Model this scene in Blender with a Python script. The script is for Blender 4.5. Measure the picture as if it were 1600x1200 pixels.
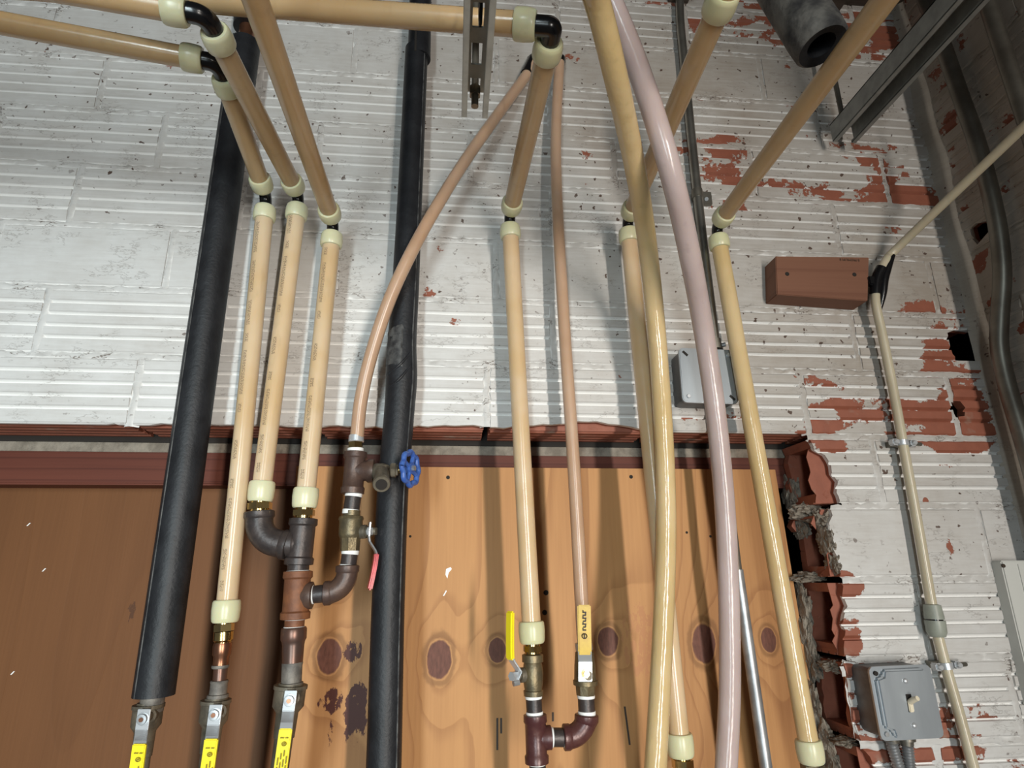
import bpy, bmesh, math, random
from mathutils import Vector, Matrix, noise
from mathutils.geometry import tessellate_polygon
random.seed(7)
for _o in list(bpy.data.objects): bpy.data.objects.remove(_o)
SC = bpy.context.scene
COL = SC.collection

# ------------------------------------------------------------------ camera
F, CZ, D = 948.0, 1.55, 1.0            # focal length in px of a 1600 px wide frame, eye height, distance to wall
PITCH, YAW, ROLL = math.radians(17.16), math.radians(5.45), math.radians(-0.46)
CAM = Vector((0, -D, CZ))
_f = Vector((math.sin(YAW)*math.cos(PITCH), math.cos(YAW)*math.cos(PITCH), math.sin(PITCH)))
_r = Vector((math.cos(YAW), -math.sin(YAW), 0)); _u = _r.cross(_f)
RT = _r*math.cos(ROLL) + _u*math.sin(ROLL)
UP = -_r*math.sin(ROLL) + _u*math.cos(ROLL)
FW = _f
cd = bpy.data.cameras.new('camera'); cam = bpy.data.objects.new('camera', cd); COL.objects.link(cam)
cd.sensor_width = 36; cd.lens = F/1600*36; cd.clip_start = 0.01
cam.matrix_world = Matrix(((RT.x, UP.x, -FW.x, CAM.x), (RT.y, UP.y, -FW.y, CAM.y), (RT.z, UP.z, -FW.z, CAM.z), (0, 0, 0, 1)))
SC.camera = cam

# ------------------------------------------------------------------ light
w = bpy.data.worlds.new('world'); SC.world = w; w.use_nodes = True
w.node_tree.nodes['Background'].inputs[0].default_value = (0.95, 0.97, 1.0, 1)
w.node_tree.nodes['Background'].inputs[1].default_value = 0.14
def area(name, loc, target, size, power, col, shape='DISK', size_y=None):
    l = bpy.data.lights.new(name, 'AREA'); l.shape = shape; l.size = size
    if size_y: l.size_y = size_y
    l.energy = power; l.color = col
    o = bpy.data.objects.new(name, l); COL.objects.link(o); o.location = loc
    o.rotation_euler = (Vector(target) - Vector(loc)).to_track_quat('-Z', 'Y').to_euler()
    return o
la = area('tall_right_light', (0.98, -3.2, CZ-0.30), (0.0, 0, CZ-0.22), 0.11, 16.5, (1.0, 0.94, 0.86), 'RECTANGLE', 2.0)  # unseen tall source behind the viewer, kept narrow for crisp upright shadows
lb = area('tall_left_light', (-0.62, -3.2, CZ-0.30), (-0.62, 0, CZ-0.22), 0.26, 13, (0.81, 0.955, 1.0), 'RECTANGLE', 2.2)  # unseen cool source at left, made tall to blur shadows of level pipes
la.data.spread = math.radians(72); lb.data.spread = math.radians(68)
vs = SC.view_settings
vs.view_transform = 'Standard'; vs.look = 'None'; vs.gamma = 1; vs.use_curve_mapping = False; vs.exposure = 0.0

# ------------------------------------------------------------------ pixel rays (distance comes from the plane touched)
def ray(u, v): return RT*((u-800)/F) - UP*((v-600)/F) + FW
def P(u, v, Y=0.0): d = ray(u, v); return CAM + d*((Y+D)/d.y)
def PX(u, v, X): d = ray(u, v); return CAM + d*(X/d.x)
def PZ(u, v, Z): d = ray(u, v); return CAM + d*((Z-CZ)/d.z)
def depth(p): return (p-CAM).dot(FW)
def pr(p): c = p-CAM; z = c.dot(FW); return (800+F*c.dot(RT)/z, 600-F*c.dot(UP)/z)
def rad(p, px): return px*0.5*depth(p)/F

# ------------------------------------------------------------------ mesh building
class MB:
    def __init__(s): s.v = []; s.f = []; s.uv = {}
    def add(s, vs_, fs):
        b = len(s.v); s.v += [Vector(x) for x in vs_]; s.f += [tuple(i+b for i in f) for f in fs]; return b
    def box(s, c, size, rot=None):
        hx, hy, hz = (q/2 for q in size); c = Vector(c)
        vv = [Vector((x, y, z)) for x in (-hx, hx) for y in (-hy, hy) for z in (-hz, hz)]
        if rot: vv = [rot @ q for q in vv]
        s.add([c+q for q in vv], [(0,1,3,2),(4,6,7,5),(0,4,5,1),(2,3,7,6),(0,2,6,4),(1,5,7,3)]); return s
    def bbox(s, lo, hi):
        lo = Vector(lo); hi = Vector(hi); return s.box((lo+hi)/2, hi-lo)
    def sweep(s, path, radii, n=20, cap=True, up=None, inner=None):
        path = [Vector(p) for p in path]
        if not hasattr(radii, '__len__'): radii = [radii]*len(path)
        m = len(path); tg = []
        for i in range(m):
            a = path[max(0, i-1)]; b = path[min(m-1, i+1)]; t = b-a
            tg.append(t.normalized() if t.length > 1e-9 else (tg[-1] if tg else Vector((0,0,1))))
        nrm = Vector(up) if up else Vector((0, -1, 0))
        nrm = nrm - tg[0]*nrm.dot(tg[0])
        if nrm.length < 1e-3: nrm = tg[0].orthogonal()
        nrm.normalize(); base = len(s.v); L = 0
        for i in range(m):
            if i:
                q = tg[i-1].rotation_difference(tg[i]); nrm = q @ nrm
                nrm = (nrm - tg[i]*nrm.dot(tg[i])).normalized(); L += (path[i]-path[i-1]).length
            bi = tg[i].cross(nrm)
            for j in range(n+1):
                a = 2*math.pi*j/n - math.pi
                s.uv[len(s.v)] = (j/n, L)
                s.v.append(path[i] + (nrm*math.cos(a) + bi*math.sin(a))*radii[i])
        for i in range(m-1):
            for j in range(n):
                a = base+i*(n+1)+j; s.f.append((a, a+1, a+n+2, a+n+1))
        if cap:
            s.f.append(tuple(base+j for j in range(n))[::-1])
            s.f.append(tuple(base+(m-1)*(n+1)+j for j in range(n)))
        return s
    def cyl(s, a, b, r, n=20, bev=0.0):
        a = Vector(a); b = Vector(b); d = (b-a).normalized()
        if bev: return s.sweep([a, a+d*bev, b-d*bev, b], [r-bev, r, r, r-bev], n)
        return s.sweep([a, b], [r, r], n)
    def lathe(s, a, d, prof, n=22):
        a = Vector(a); d = Vector(d).normalized()
        path = []; rr = []; last = -1e9
        for t, r in prof:
            if t <= last: t = last+2e-5
            last = t; path.append(a+d*t); rr.append(r)
        # straight axis: constant frame
        base = len(s.v); nrm = Vector((0,-1,0)); nrm = nrm-d*nrm.dot(d)
        if nrm.length < 1e-3: nrm = d.orthogonal()
        nrm.normalize(); bi = d.cross(nrm); m = len(path)
        for i in range(m):
            for j in range(n+1):
                q = 2*math.pi*j/n - math.pi
                s.uv[len(s.v)] = (j/n, prof[i][0]); s.v.append(path[i]+(nrm*math.cos(q)+bi*math.sin(q))*rr[i])
        for i in range(m-1):
            for j in range(n):
                k = base+i*(n+1)+j; s.f.append((k, k+1, k+n+2, k+n+1))
        s.f.append(tuple(base+j for j in range(n))[::-1]); s.f.append(tuple(base+(m-1)*(n+1)+j for j in range(n)))
        return s
    def prism(s, poly, ext):
        poly = [Vector(p) for p in poly]; ext = Vector(ext); k = len(poly)
        b = s.add(poly+[p+ext for p in poly], [])
        s.f.append(tuple(b+i for i in range(k))[::-1]); s.f.append(tuple(b+k+i for i in range(k)))
        for i in range(k): j = (i+1) % k; s.f.append((b+i, b+j, b+k+j, b+k+i))
        return s
    def strip(s, pts, wid, th, nrm=(0,-1,0)):
        """flat bar along pts; wid = width vector, th thickness along the local normal"""
        pts = [Vector(p) for p in pts]; wid = Vector(wid); rows = []
        for i, p in enumerate(pts):
            t = (pts[min(i+1, len(pts)-1)]-pts[max(i-1, 0)]).normalized(); n = t.cross(wid).normalized()*th/2
            rows.append([p-wid/2-n, p+wid/2-n, p+wid/2+n, p-wid/2+n])
        b = len(s.v)
        for r in rows: s.v += r
        for i in range(len(pts)-1):
            for j in range(4): s.f.append((b+4*i+j, b+4*i+(j+1)%4, b+4*i+4+(j+1)%4, b+4*i+4+j))
        s.f.append((b, b+1, b+2, b+3)[::-1]); e = b+4*(len(pts)-1); s.f.append((e, e+1, e+2, e+3))
        return s

def mesh_from(mb, name, off=Vector((0,0,0)), smooth=40, bevel=0.0):
    me = bpy.data.meshes.new(name)
    me.from_pydata([tuple(x-off) for x in mb.v], [], mb.f)
    if mb.uv:
        uvl = me.uv_layers.new(name='UVMap')
        for lp in me.loops:
            uvl.data[lp.index].uv = mb.uv.get(lp.vertex_index, (0, 0))
    bm = bmesh.new(); bm.from_mesh(me)
    if not mb.uv: bmesh.ops.remove_doubles(bm, verts=bm.verts, dist=1e-7)
    bmesh.ops.recalc_face_normals(bm, faces=bm.faces)
    if bevel:
        ed = [e for e in bm.edges if len(e.link_faces) == 2 and e.calc_face_angle(0) > 0.6]
        bmesh.ops.bevel(bm, geom=ed, offset=bevel, segments=2, affect='EDGES', clamp_overlap=True)
    bm.to_mesh(me); bm.free()
    if smooth:
        me.shade_smooth(); me.set_sharp_from_angle(angle=math.radians(smooth))
    return me

def link(name, me, mat, parent=None):
    o = bpy.data.objects.new(name, me); COL.objects.link(o)
    if mat and not me.materials: me.materials.append(mat)
    if parent: o.parent = parent
    return o

class Thing:
    def __init__(s, name, label, cat, anchor, group=None):
        s.o = bpy.data.objects.new(name, None); COL.objects.link(s.o); s.o.empty_display_size = 0.03
        s.a = Vector(anchor); s.o.location = s.a
        s.o['label'] = label; s.o['category'] = cat
        if group: s.o['group'] = group
    def part(s, name, mb, mat, parent=None, smooth=40, bevel=0.0, label=None):
        o = link(name, mesh_from(mb, name, s.a, smooth, bevel), mat, parent or s.o)
        if label: o['label'] = label
        return o

def single(name, label, cat, mb, mat, group=None, smooth=40, bevel=0.0, kind=None):
    o = link(name, mesh_from(mb, name, Vector((0,0,0)), smooth, bevel), mat)
    o['label'] = label
    if kind: o['kind'] = kind
    else: o['category'] = cat
    if group: o['group'] = group
    return o

def catmull(pts, k=8):
    pts = [Vector(p) for p in pts]; out = []
    q = [pts[0]*2-pts[1]] + pts + [pts[-1]*2-pts[-2]]
    for i in range(1, len(q)-2):
        for j in range(k):
            t = j/k; a, b, c, d = q[i-1], q[i], q[i+1], q[i+2]
            out.append(0.5*((2*b)+(c-a)*t+(2*a-5*b+4*c-d)*t*t+(3*b-a-3*c+d)*t**3))
    out.append(pts[-1]); return out

def bend(A, C, B, R, k=8):
    """A -> rounded corner C -> B"""
    A, C, B = Vector(A), Vector(C), Vector(B)
    d1 = (A-C).normalized(); d2 = (B-C).normalized(); h = d1.angle(d2)/2
    t = min(R/math.tan(h), (A-C).length*0.98, (B-C).length*0.98); R = t*math.tan(h)
    m = (d1+d2).normalized(); O = C+m*(R/math.sin(h)); s0 = C+d1*t-O; s1 = C+d2*t-O
    q = s0.rotation_difference(s1); ax, an = q.to_axis_angle(); out = [A]
    for i in range(k+1): out.append(O+Matrix.Rotation(an*i/k, 3, ax) @ s0)
    out.append(B); return out

# ------------------------------------------------------------------ materials
def newmat(name):
    m = bpy.data.materials.new(name); m.use_nodes = True; nt = m.node_tree
    return m, nt, nt.nodes['Principled BSDF']
def nd(nt, t, ins=None, **at):
    n = nt.nodes.new(t)
    for k, v in at.items(): setattr(n, k, v)
    for k, v in (ins or {}).items():
        if isinstance(v, bpy.types.NodeSocket): nt.links.new(v, n.inputs[k])
        else: n.inputs[k].default_value = v
    return n
def mt(nt, op, a, b=None, c=None, clamp=False):
    ins = {0: a}
    if b is not None: ins[1] = b
    if c is not None: ins[2] = c
    return nd(nt, 'ShaderNodeMath', ins, operation=op, use_clamp=clamp).outputs[0]
def mixc(nt, fac, a, b):
    n = nt.nodes.new('ShaderNodeMix'); n.data_type = 'RGBA'
    for i, v in ((0, fac), (6, a), (7, b)):
        if isinstance(v, bpy.types.NodeSocket): nt.links.new(v, n.inputs[i])
        else: n.inputs[i].default_value = v if i == 0 else (*v[:3], 1)
    return n.outputs[2]
def sstep(nt, x, lo, hi):
    return nd(nt, 'ShaderNodeMapRange', {0: x, 1: lo, 2: hi, 3: 0.0, 4: 1.0}, interpolation_type='SMOOTHSTEP', clamp=True).outputs[0]
def noi(nt, vec, scale, detail=3.0, rough=0.55, dist=0.0):
    return nd(nt, 'ShaderNodeTexNoise', {'Vector': vec, 'Scale': scale, 'Detail': detail, 'Roughness': rough, 'Distortion': dist}).outputs[0]
def comb(nt, x, y, z): return nd(nt, 'ShaderNodeCombineXYZ', {0: x, 1: y, 2: z}).outputs[0]
def bump(nt, h, strength, dist=0.002):
    return nd(nt, 'ShaderNodeBump', {'Height': h, 'Strength': strength, 'Distance': dist}).outputs[0]
def geo(nt):
    g = nd(nt, 'ShaderNodeNewGeometry'); s = nd(nt, 'ShaderNodeSeparateXYZ', {0: g.outputs['Position']})
    return g.outputs['Position'], s.outputs[0], s.outputs[1], s.outputs[2]
def blob(nt, x, z, x0, z0, rx, rz, amp):
    a = mt(nt, 'POWER', mt(nt, 'ABSOLUTE', mt(nt, 'DIVIDE', mt(nt, 'SUBTRACT', x, x0), rx)), 2.0)
    b = mt(nt, 'POWER', mt(nt, 'ABSOLUTE', mt(nt, 'DIVIDE', mt(nt, 'SUBTRACT', z, z0), rz)), 2.0)
    return mt(nt, 'MULTIPLY', mt(nt, 'EXPONENT', mt(nt, 'MULTIPLY', mt(nt, 'ADD', a, b), -1.0)), amp)

Z0, CH, TL = CZ+0.2245, 0.1212, 0.2865     # bottom line of the first course, course height, tile length
GRO = (0.26, 0.433, 0.606, 0.78)           # grooves on a tile face, as fractions of its height
TERRA = (0.265, 0.082, 0.045)

def paint_mat(name, side=False, white=(0.62, 0.615, 0.60), dirty=(0.33, 0.285, 0.24), thr=0.80, blobs=(), dirt_shade_blobs=(), depthcut=0.0085, cracks=0.35):
    m, nt, b = newmat(name); pos, x, y, z = geo(nt)
    al = y if side else x
    dp = mt(nt, 'SUBTRACT', 1.0, x) if side else y
    if side: dp = mt(nt, 'MULTIPLY', dp, 0.0) if False else mt(nt, 'SUBTRACT', x, 1.0)
    c = mt(nt, 'DIVIDE', mt(nt, 'SUBTRACT', z, Z0), CH); co = mt(nt, 'FLOOR', c); fr = mt(nt, 'SUBTRACT', c, co)
    band = mt(nt, 'FLOOR', mt(nt, 'MULTIPLY_ADD', fr, 5.78, -0.5))
    smooth = mt(nt, 'COMPARE', mt(nt, 'FLOORED_MODULO', co, 4.0), 2.0, 0.1)
    band = mt(nt, 'MULTIPLY', band, mt(nt, 'SUBTRACT', 1.0, smooth))
    bid = mt(nt, 'MULTIPLY_ADD', co, 7.0, band)
    vec = comb(nt, mt(nt, 'MULTIPLY', al, 11.0), mt(nt, 'MULTIPLY', bid, 2.37), mt(nt, 'MULTIPLY', z, 14.0))
    n1 = noi(nt, vec, 1.0, 2.0, 0.5)
    n2 = noi(nt, pos, 120.0, 4.0, 0.6)
    n3 = noi(nt, pos, 2.7, 2.0)
    s = mt(nt, 'ADD', n1, mt(nt, 'MULTIPLY_ADD', n2, 0.26, -0.13))
    s = mt(nt, 'ADD', s, mt(nt, 'MULTIPLY_ADD', n3, 0.3, -0.15))
    for q in blobs: s = mt(nt, 'ADD', s, blob(nt, al, z, *q))
    peel = sstep(nt, s, thr, thr+0.02)
    n4 = noi(nt, pos, 9.0, 5.0, 0.65)
    n5 = noi(nt, nd(nt, 'ShaderNodeMapping', {0: pos, 3: (3, 3, 30)}).outputs[0], 6.0, 4.0, 0.6)
    d = mt(nt, 'ADD', mt(nt, 'MULTIPLY_ADD', n4, 0.9, -0.33), mt(nt, 'MULTIPLY_ADD', n5, 0.5, -0.25))
    for q in dirt_shade_blobs: d = mt(nt, 'ADD', d, blob(nt, al, z, *q))
    d = mt(nt, 'MINIMUM', mt(nt, 'MAXIMUM', d, 0.0), 1.0)
    grv = sstep(nt, dp, 0.0008, 0.003)  # groove mask: paler, less dirty colour stands in for light on groove faces
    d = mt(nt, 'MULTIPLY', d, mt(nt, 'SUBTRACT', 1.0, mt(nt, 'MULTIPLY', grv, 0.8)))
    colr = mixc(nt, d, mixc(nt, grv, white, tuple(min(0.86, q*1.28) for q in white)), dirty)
    sp = mt(nt, 'MULTIPLY', sstep(nt, noi(nt, pos, 75.0, 2.0, 0.5), 0.665, 0.69), sstep(nt, mt(nt, 'ADD', n3, mt(nt, 'MULTIPLY', d, 0.55)), 0.52, 0.75))
    colr = mixc(nt, sp, colr, (0.09, 0.055, 0.04))
    cn = noi(nt, nd(nt, 'ShaderNodeMapping', {0: pos, 3: (0.35, 1, 1) if not side else (1, 0.35, 1)}).outputs[0], 42.0, 4.0, 0.7)
    ck = mt(nt, 'MULTIPLY', mt(nt, 'LESS_THAN', mt(nt, 'ABSOLUTE', mt(nt, 'SUBTRACT', cn, 0.5)), 0.010), sstep(nt, noi(nt, pos, 13.0, 2.0), 0.50, 0.60))
    colr = mixc(nt, mt(nt, 'MULTIPLY', ck, cracks), colr, (0.16, 0.13, 0.11))
    tv = mixc(nt, noi(nt, pos, 40.0, 4.0), (TERRA[0]*0.75, TERRA[1]*0.72, TERRA[2]*0.72), (TERRA[0]*1.25, TERRA[1]*1.3, TERRA[2]*1.35))
    tv = mixc(nt, sstep(nt, noi(nt, pos, 25.0, 3.0), 0.6, 0.8), tv, (0.30, 0.2, 0.15))
    deep = sstep(nt, dp, depthcut, depthcut+0.001)
    colr = mixc(nt, mt(nt, 'MAXIMUM', peel, deep), colr, tv)
    nt.links.new(colr, b.inputs['Base Color'])
    b.inputs['Roughness'].default_value = 0.62
    h = mt(nt, 'SUBTRACT', mt(nt, 'ADD', mt(nt, 'MULTIPLY', n2, 0.35), mt(nt, 'MULTIPLY', n4, 0.5)), mt(nt, 'MULTIPLY', mt(nt, 'MAXIMUM', mt(nt, 'MAXIMUM', peel, ck), sp), 0.5))
    nt.links.new(bump(nt, h, 0.5, 0.0022), b.inputs['Normal'])
    return m

def xz(u, v): p = P(u, v); return p.x, p.z
BL = []
for u, v, ru, rv, a in [(1110, 250, 70, 70, .26), (1160, 40, 180, 42, .26), (1370, 50, 90, 60, .22), (1360, 265, 110, 50, .24), (1430, 300, 70, 40, .2),
                        (1260, 300, 80, 20, .24), (1500, 600, 70, 110, .36), (1400, 655, 160, 30, .22), (1290, 600, 90, 50, .14), (1270, 670, 40, 18, .25),
                        (1440, 1130, 140, 50, .24), (1330, 1090, 18, 90, .25), (1460, 480, 60, 20, .26), (1335, 990, 25, 25, .3), (1500, 690, 80, 20, .22),
                        (1302, 700, 22, 22, .5), (1325, 912, 30, 16, .45), (1330, 1030, 20, 14, .4), (1345, 1165, 30, 14, .4), (1300, 775, 14, 14, .4), (1460, 1165, 60, 20, .3), (1110, 320, 60, 14, .22), (1483, 852, 11, 18, .38), (1447, 783, 5, 5, .6), (1250, 25, 200, 40, .14), (1380, 310, 120, 14, .2)]:
    x0, z0 = xz(u, v); k = depth(P(u, v))/F; BL.append((x0, z0, ru*k, rv*k*1.15, a))
DB = []  # dirt patches, strengthened to paint in the dimness of right and upper wall
for u, v, ru, rv, a in [(1320, 230, 400, 330, .45), (1150, 50, 340, 150, .25), (1450, 420, 130, 120, .35), (1500, 850, 190, 260, .12), (900, 150, 300, 260, .32), (1260, 590, 320, 160, .46), (300, 100, 600, 200, .22)]:
    x0, z0 = xz(u, v); k = depth(P(u, v))/F; DB.append((x0, z0, ru*k, rv*k*1.15, a))
M_PAINT = paint_mat('painted_clay_tile', blobs=BL, dirt_shade_blobs=DB, thr=0.75)
M_PAINTM = paint_mat('painted_mortar', blobs=(), dirt_shade_blobs=DB, thr=1.2, white=(0.60, 0.595, 0.58), depthcut=0.5, cracks=0.9)
M_SIDE = paint_mat('painted_side_tile', side=True, white=(0.46, 0.41, 0.355), dirty=(0.18, 0.145, 0.11), thr=0.64)  # side wall paint and mortar darkened for dim light, besides their grime
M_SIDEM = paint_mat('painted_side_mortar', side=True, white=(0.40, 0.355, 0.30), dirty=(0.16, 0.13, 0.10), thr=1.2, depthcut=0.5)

def simple(name, col, rough=0.5, metal=0.0, var=0.0, vscale=30.0, bumps=0.0, bscale=80.0, col2=None, bdist=0.001, coat=0.0, sss=0.0, spec=None, stretch=None):
    m, nt, b = newmat(name); pos = geo(nt)[0]
    if stretch: pos = nd(nt, 'ShaderNodeMapping', {0: pos, 3: stretch}).outputs[0]
    if var or col2:
        n = noi(nt, pos, vscale, 4.0, 0.6)
        c2 = col2 or tuple(q*(1-var) for q in col)
        nt.links.new(mixc(nt, sstep(nt, n, 0.35, 0.68), col, c2), b.inputs['Base Color'])
    else: b.inputs['Base Color'].default_value = (*col, 1)
    b.inputs['Roughness'].default_value = rough; b.inputs['Metallic'].default_value = metal
    if coat: b.inputs['Coat Weight'].default_value = coat; b.inputs['Coat Roughness'].default_value = 0.12
    if sss:
        b.inputs['Subsurface Weight'].default_value = sss; b.inputs['Subsurface Radius'].default_value = (1.0, 0.6, 0.3); b.inputs['Subsurface Scale'].default_value = 0.006
    if spec is not None: b.inputs['Specular IOR Level'].default_value = spec
    if bumps: nt.links.new(bump(nt, noi(nt, pos, bscale, 4.0), bumps, bdist), b.inputs['Normal'])
    return m

def pex(name, a, b_, marks=0.0, mark_u=0.45, rough=0.22, gloss=0.5, wavy=0.12):
    """translucent polyethylene; printed lettering runs along one line of the tube"""
    m, nt, b = newmat(name); pos, x, y, z = geo(nt)
    n = noi(nt, pos, 7.0, 3.0, 0.6); n2 = noi(nt, nd(nt, 'ShaderNodeMapping', {0: pos, 3: (1, 1, 0.25)}).outputs[0], 60.0, 3.0)
    c = mixc(nt, sstep(nt, n, 0.32, 0.68), a, b_)
    c = mixc(nt, mt(nt, 'MULTIPLY', sstep(nt, n2, 0.55, 0.75), 0.25), c, tuple(q*0.7 for q in a))
    if marks:
        uv = nd(nt, 'ShaderNodeSeparateXYZ', {0: nd(nt, 'ShaderNodeUVMap').outputs[0]}); U, V = uv.outputs[0], uv.outputs[1]
        band = mt(nt, 'LESS_THAN', mt(nt, 'ABSOLUTE', mt(nt, 'SUBTRACT', U, mark_u)), 0.036)
        word = mt(nt, 'GREATER_THAN', noi(nt, comb(nt, 0.0, mt(nt, 'FLOOR', mt(nt, 'MULTIPLY', V, 70.0)), 3.0), 0.9, 0.0), 0.45)
        g = noi(nt, comb(nt, mt(nt, 'MULTIPLY', U, 60.0), mt(nt, 'MULTIPLY', V, 520.0), 0.0), 1.0, 1.0)
        k = mt(nt, 'MULTIPLY', mt(nt, 'MULTIPLY', band, word), sstep(nt, g, 0.44, 0.54))
        c = mixc(nt, mt(nt, 'MULTIPLY', k, marks), c, (0.12, 0.085, 0.06))
    nt.links.new(c, b.inputs['Base Color'])
    b.inputs['Roughness'].default_value = rough; b.inputs['Specular IOR Level'].default_value = gloss
    nt.links.new(bump(nt, noi(nt, nd(nt, 'ShaderNodeMapping', {0: pos, 3: (1, 1, 0.35)}).outputs[0], 55.0, 3.0), wavy, 0.002), b.inputs['Normal'])
    b.inputs['Subsurface Weight'].default_value = 0.35; b.inputs['Subsurface Radius'].default_value = (1.0, 0.55, 0.25); b.inputs['Subsurface Scale'].default_value = 0.008
    return m

M_PEX = pex('tan_pex', (0.60, 0.42, 0.23), (0.66, 0.50, 0.33), 0.0)
M_PEXP = pex('tan_pex_printed', (0.60, 0.42, 0.23), (0.66, 0.51, 0.34), 0.6, 0.44)
M_PEXO = pex('tan_pex_overhead_shaded', (0.50, 0.33, 0.165), (0.54, 0.38, 0.21), 0.0)  # darker copy of the tan tube colour, painting in the overhead shade
M_PEXOP = pex('tan_pex_overhead_shaded_printed', (0.50, 0.33, 0.165), (0.54, 0.38, 0.21), 0.8, 0.60)  # same shaded tan, with print
M_THIN = pex('brown_tan_pex', (0.46, 0.29, 0.185), (0.52, 0.35, 0.24), 0.0, rough=0.28)
M_YEL = pex('yellowed_pex', (0.58, 0.42, 0.20), (0.66, 0.50, 0.28), 0.0, rough=0.16, wavy=0.55)
M_PINK = pex('pinkish_pex', (0.46, 0.35, 0.325), (0.53, 0.425, 0.405), 0.0, rough=0.22, wavy=0.4)
M_GREYPEX = pex('greyish_pex', (0.48, 0.42, 0.30), (0.55, 0.49, 0.36), 0.0)
M_RING = pex('expansion_ring', (0.60, 0.585, 0.36), (0.68, 0.66, 0.45), 0.0, rough=0.3)
M_BLACK = simple('black_plastic', (0.006, 0.006, 0.007), 0.22)
M_RUB = simple('rubber_insulation', (0.009, 0.0095, 0.0115), 0.5, var=0.3, vscale=24, bumps=0.55, bscale=190, col2=(0.017, 0.018, 0.021), spec=0.38)
M_RUBW = simple('scuffed_rubber', (0.016, 0.016, 0.018), 0.6, vscale=45, bumps=0.6, bscale=90, col2=(0.10, 0.10, 0.097), bdist=0.002)
M_IRON = simple('black_iron', (0.040, 0.033, 0.032), 0.42, 0.3, vscale=60, bumps=0.4, bscale=200, col2=(0.065, 0.05, 0.046))
M_BIRON = simple('brown_iron', (0.070, 0.042, 0.034), 0.42, 0.2, vscale=45, bumps=0.4, bscale=180, col2=(0.105, 0.062, 0.045))
M_MAROON = simple('maroon_iron', (0.075, 0.026, 0.026), 0.33, 0.15, vscale=50, bumps=0.3, bscale=180, col2=(0.11, 0.045, 0.038))
M_RUST = simple('rusty_iron', (0.23, 0.085, 0.032), 0.6, 0.1, vscale=42, bumps=0.5, bscale=160, col2=(0.14, 0.052, 0.024))
M_COP = simple('aged_copper', (0.30, 0.135, 0.075), 0.30, 0.85, vscale=30, col2=(0.18, 0.085, 0.055))
M_DCOP = simple('dull_copper', (0.16, 0.075, 0.05), 0.34, 0.6, vscale=30, col2=(0.12, 0.075, 0.06))
M_BRASS = simple('brass', (0.55, 0.40, 0.16), 0.2, 1.0, vscale=30, col2=(0.45, 0.34, 0.16))
M_OLDBR = simple('tarnished_brass', (0.20, 0.155, 0.085), 0.42, 0.6, vscale=55, bumps=0.5, bscale=220, col2=(0.12, 0.10, 0.062))
M_GREYBR = simple('dusty_bronze', (0.17, 0.145, 0.105), 0.5, 0.4, vscale=55, bumps=0.5, bscale=220, col2=(0.095, 0.082, 0.062))
M_DUST = simple('dusty_steel', (0.20, 0.18, 0.155), 0.6, 0.3, vscale=60, bumps=0.4, bscale=250, col2=(0.11, 0.10, 0.09))
M_TAPE = simple('thread_tape', (0.85, 0.85, 0.83), 0.55)
M_STEEL = simple('bright_zinc', (0.62, 0.64, 0.66), 0.32, 0.55)
M_STEELM = simple('matt_zinc', (0.42, 0.43, 0.44), 0.4, 0.65, var=0.3, vscale=30)
M_EMT = simple('galvanised_conduit', (0.42, 0.41, 0.37), 0.33, 0.9, vscale=18, col2=(0.30, 0.29, 0.26))
M_EMTD = simple('dull_conduit', (0.24, 0.225, 0.19), 0.4, 0.75, vscale=18, col2=(0.17, 0.155, 0.13))
M_STRUT = simple('galvanised_strut', (0.33, 0.335, 0.315), 0.5, 0.25, vscale=40, col2=(0.25, 0.255, 0.24))
M_BOX = simple('steel_box', (0.42, 0.46, 0.49), 0.34, 0.6, vscale=25, col2=(0.36, 0.395, 0.425), stretch=(1, 1, 0.2))
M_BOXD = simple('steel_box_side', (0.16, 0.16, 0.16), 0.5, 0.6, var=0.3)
M_YELH = simple('yellow_vinyl', (0.90, 0.74, 0.02), 0.38)
M_YELD = simple('worn_yellow_vinyl', (0.66, 0.45, 0.06), 0.4, vscale=60, col2=(0.55, 0.34, 0.05))
M_RED = simple('red_vinyl', (0.62, 0.045, 0.06), 0.35, var=0.35, vscale=80)
M_BLUE = simple('blue_enamel', (0.035, 0.09, 0.34), 0.38, vscale=150, col2=(0.06, 0.14, 0.42))
M_INK = simple('dark_print', (0.035, 0.02, 0.01), 0.6)
M_INKY = simple('olive_print', (0.22, 0.17, 0.01), 0.6)
M_IVORY = simple('ivory_plastic', (0.74, 0.66, 0.50), 0.35)
M_PANEL = simple('grey_enamel_panel', (0.58, 0.585, 0.55), 0.45, var=0.06, vscale=4)
M_GREYPL = simple('grey_coupling_plastic', (0.30, 0.32, 0.27), 0.4, var=0.2)
M_HOLE = simple('dark_cavity', (0.02, 0.016, 0.013), 0.9)
M_MORT = simple('raw_mortar', (0.27, 0.235, 0.19), 0.9, vscale=40, bumps=1.0, bscale=70, col2=(0.17, 0.145, 0.115), bdist=0.006)
M_TERRA = simple('raw_terracotta', TERRA, 0.75, vscale=30, bumps=0.4, bscale=120, col2=(0.20, 0.06, 0.035))
M_CEIL = simple('dark_timber', (0.085, 0.065, 0.05), 0.8, vscale=18, col2=(0.05, 0.036, 0.026), bumps=0.4, bscale=30, stretch=(0.3, 3, 3))
M_CONC = simple('concrete', (0.30, 0.29, 0.27), 0.85, vscale=6, col2=(0.22, 0.21, 0.2))

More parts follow.
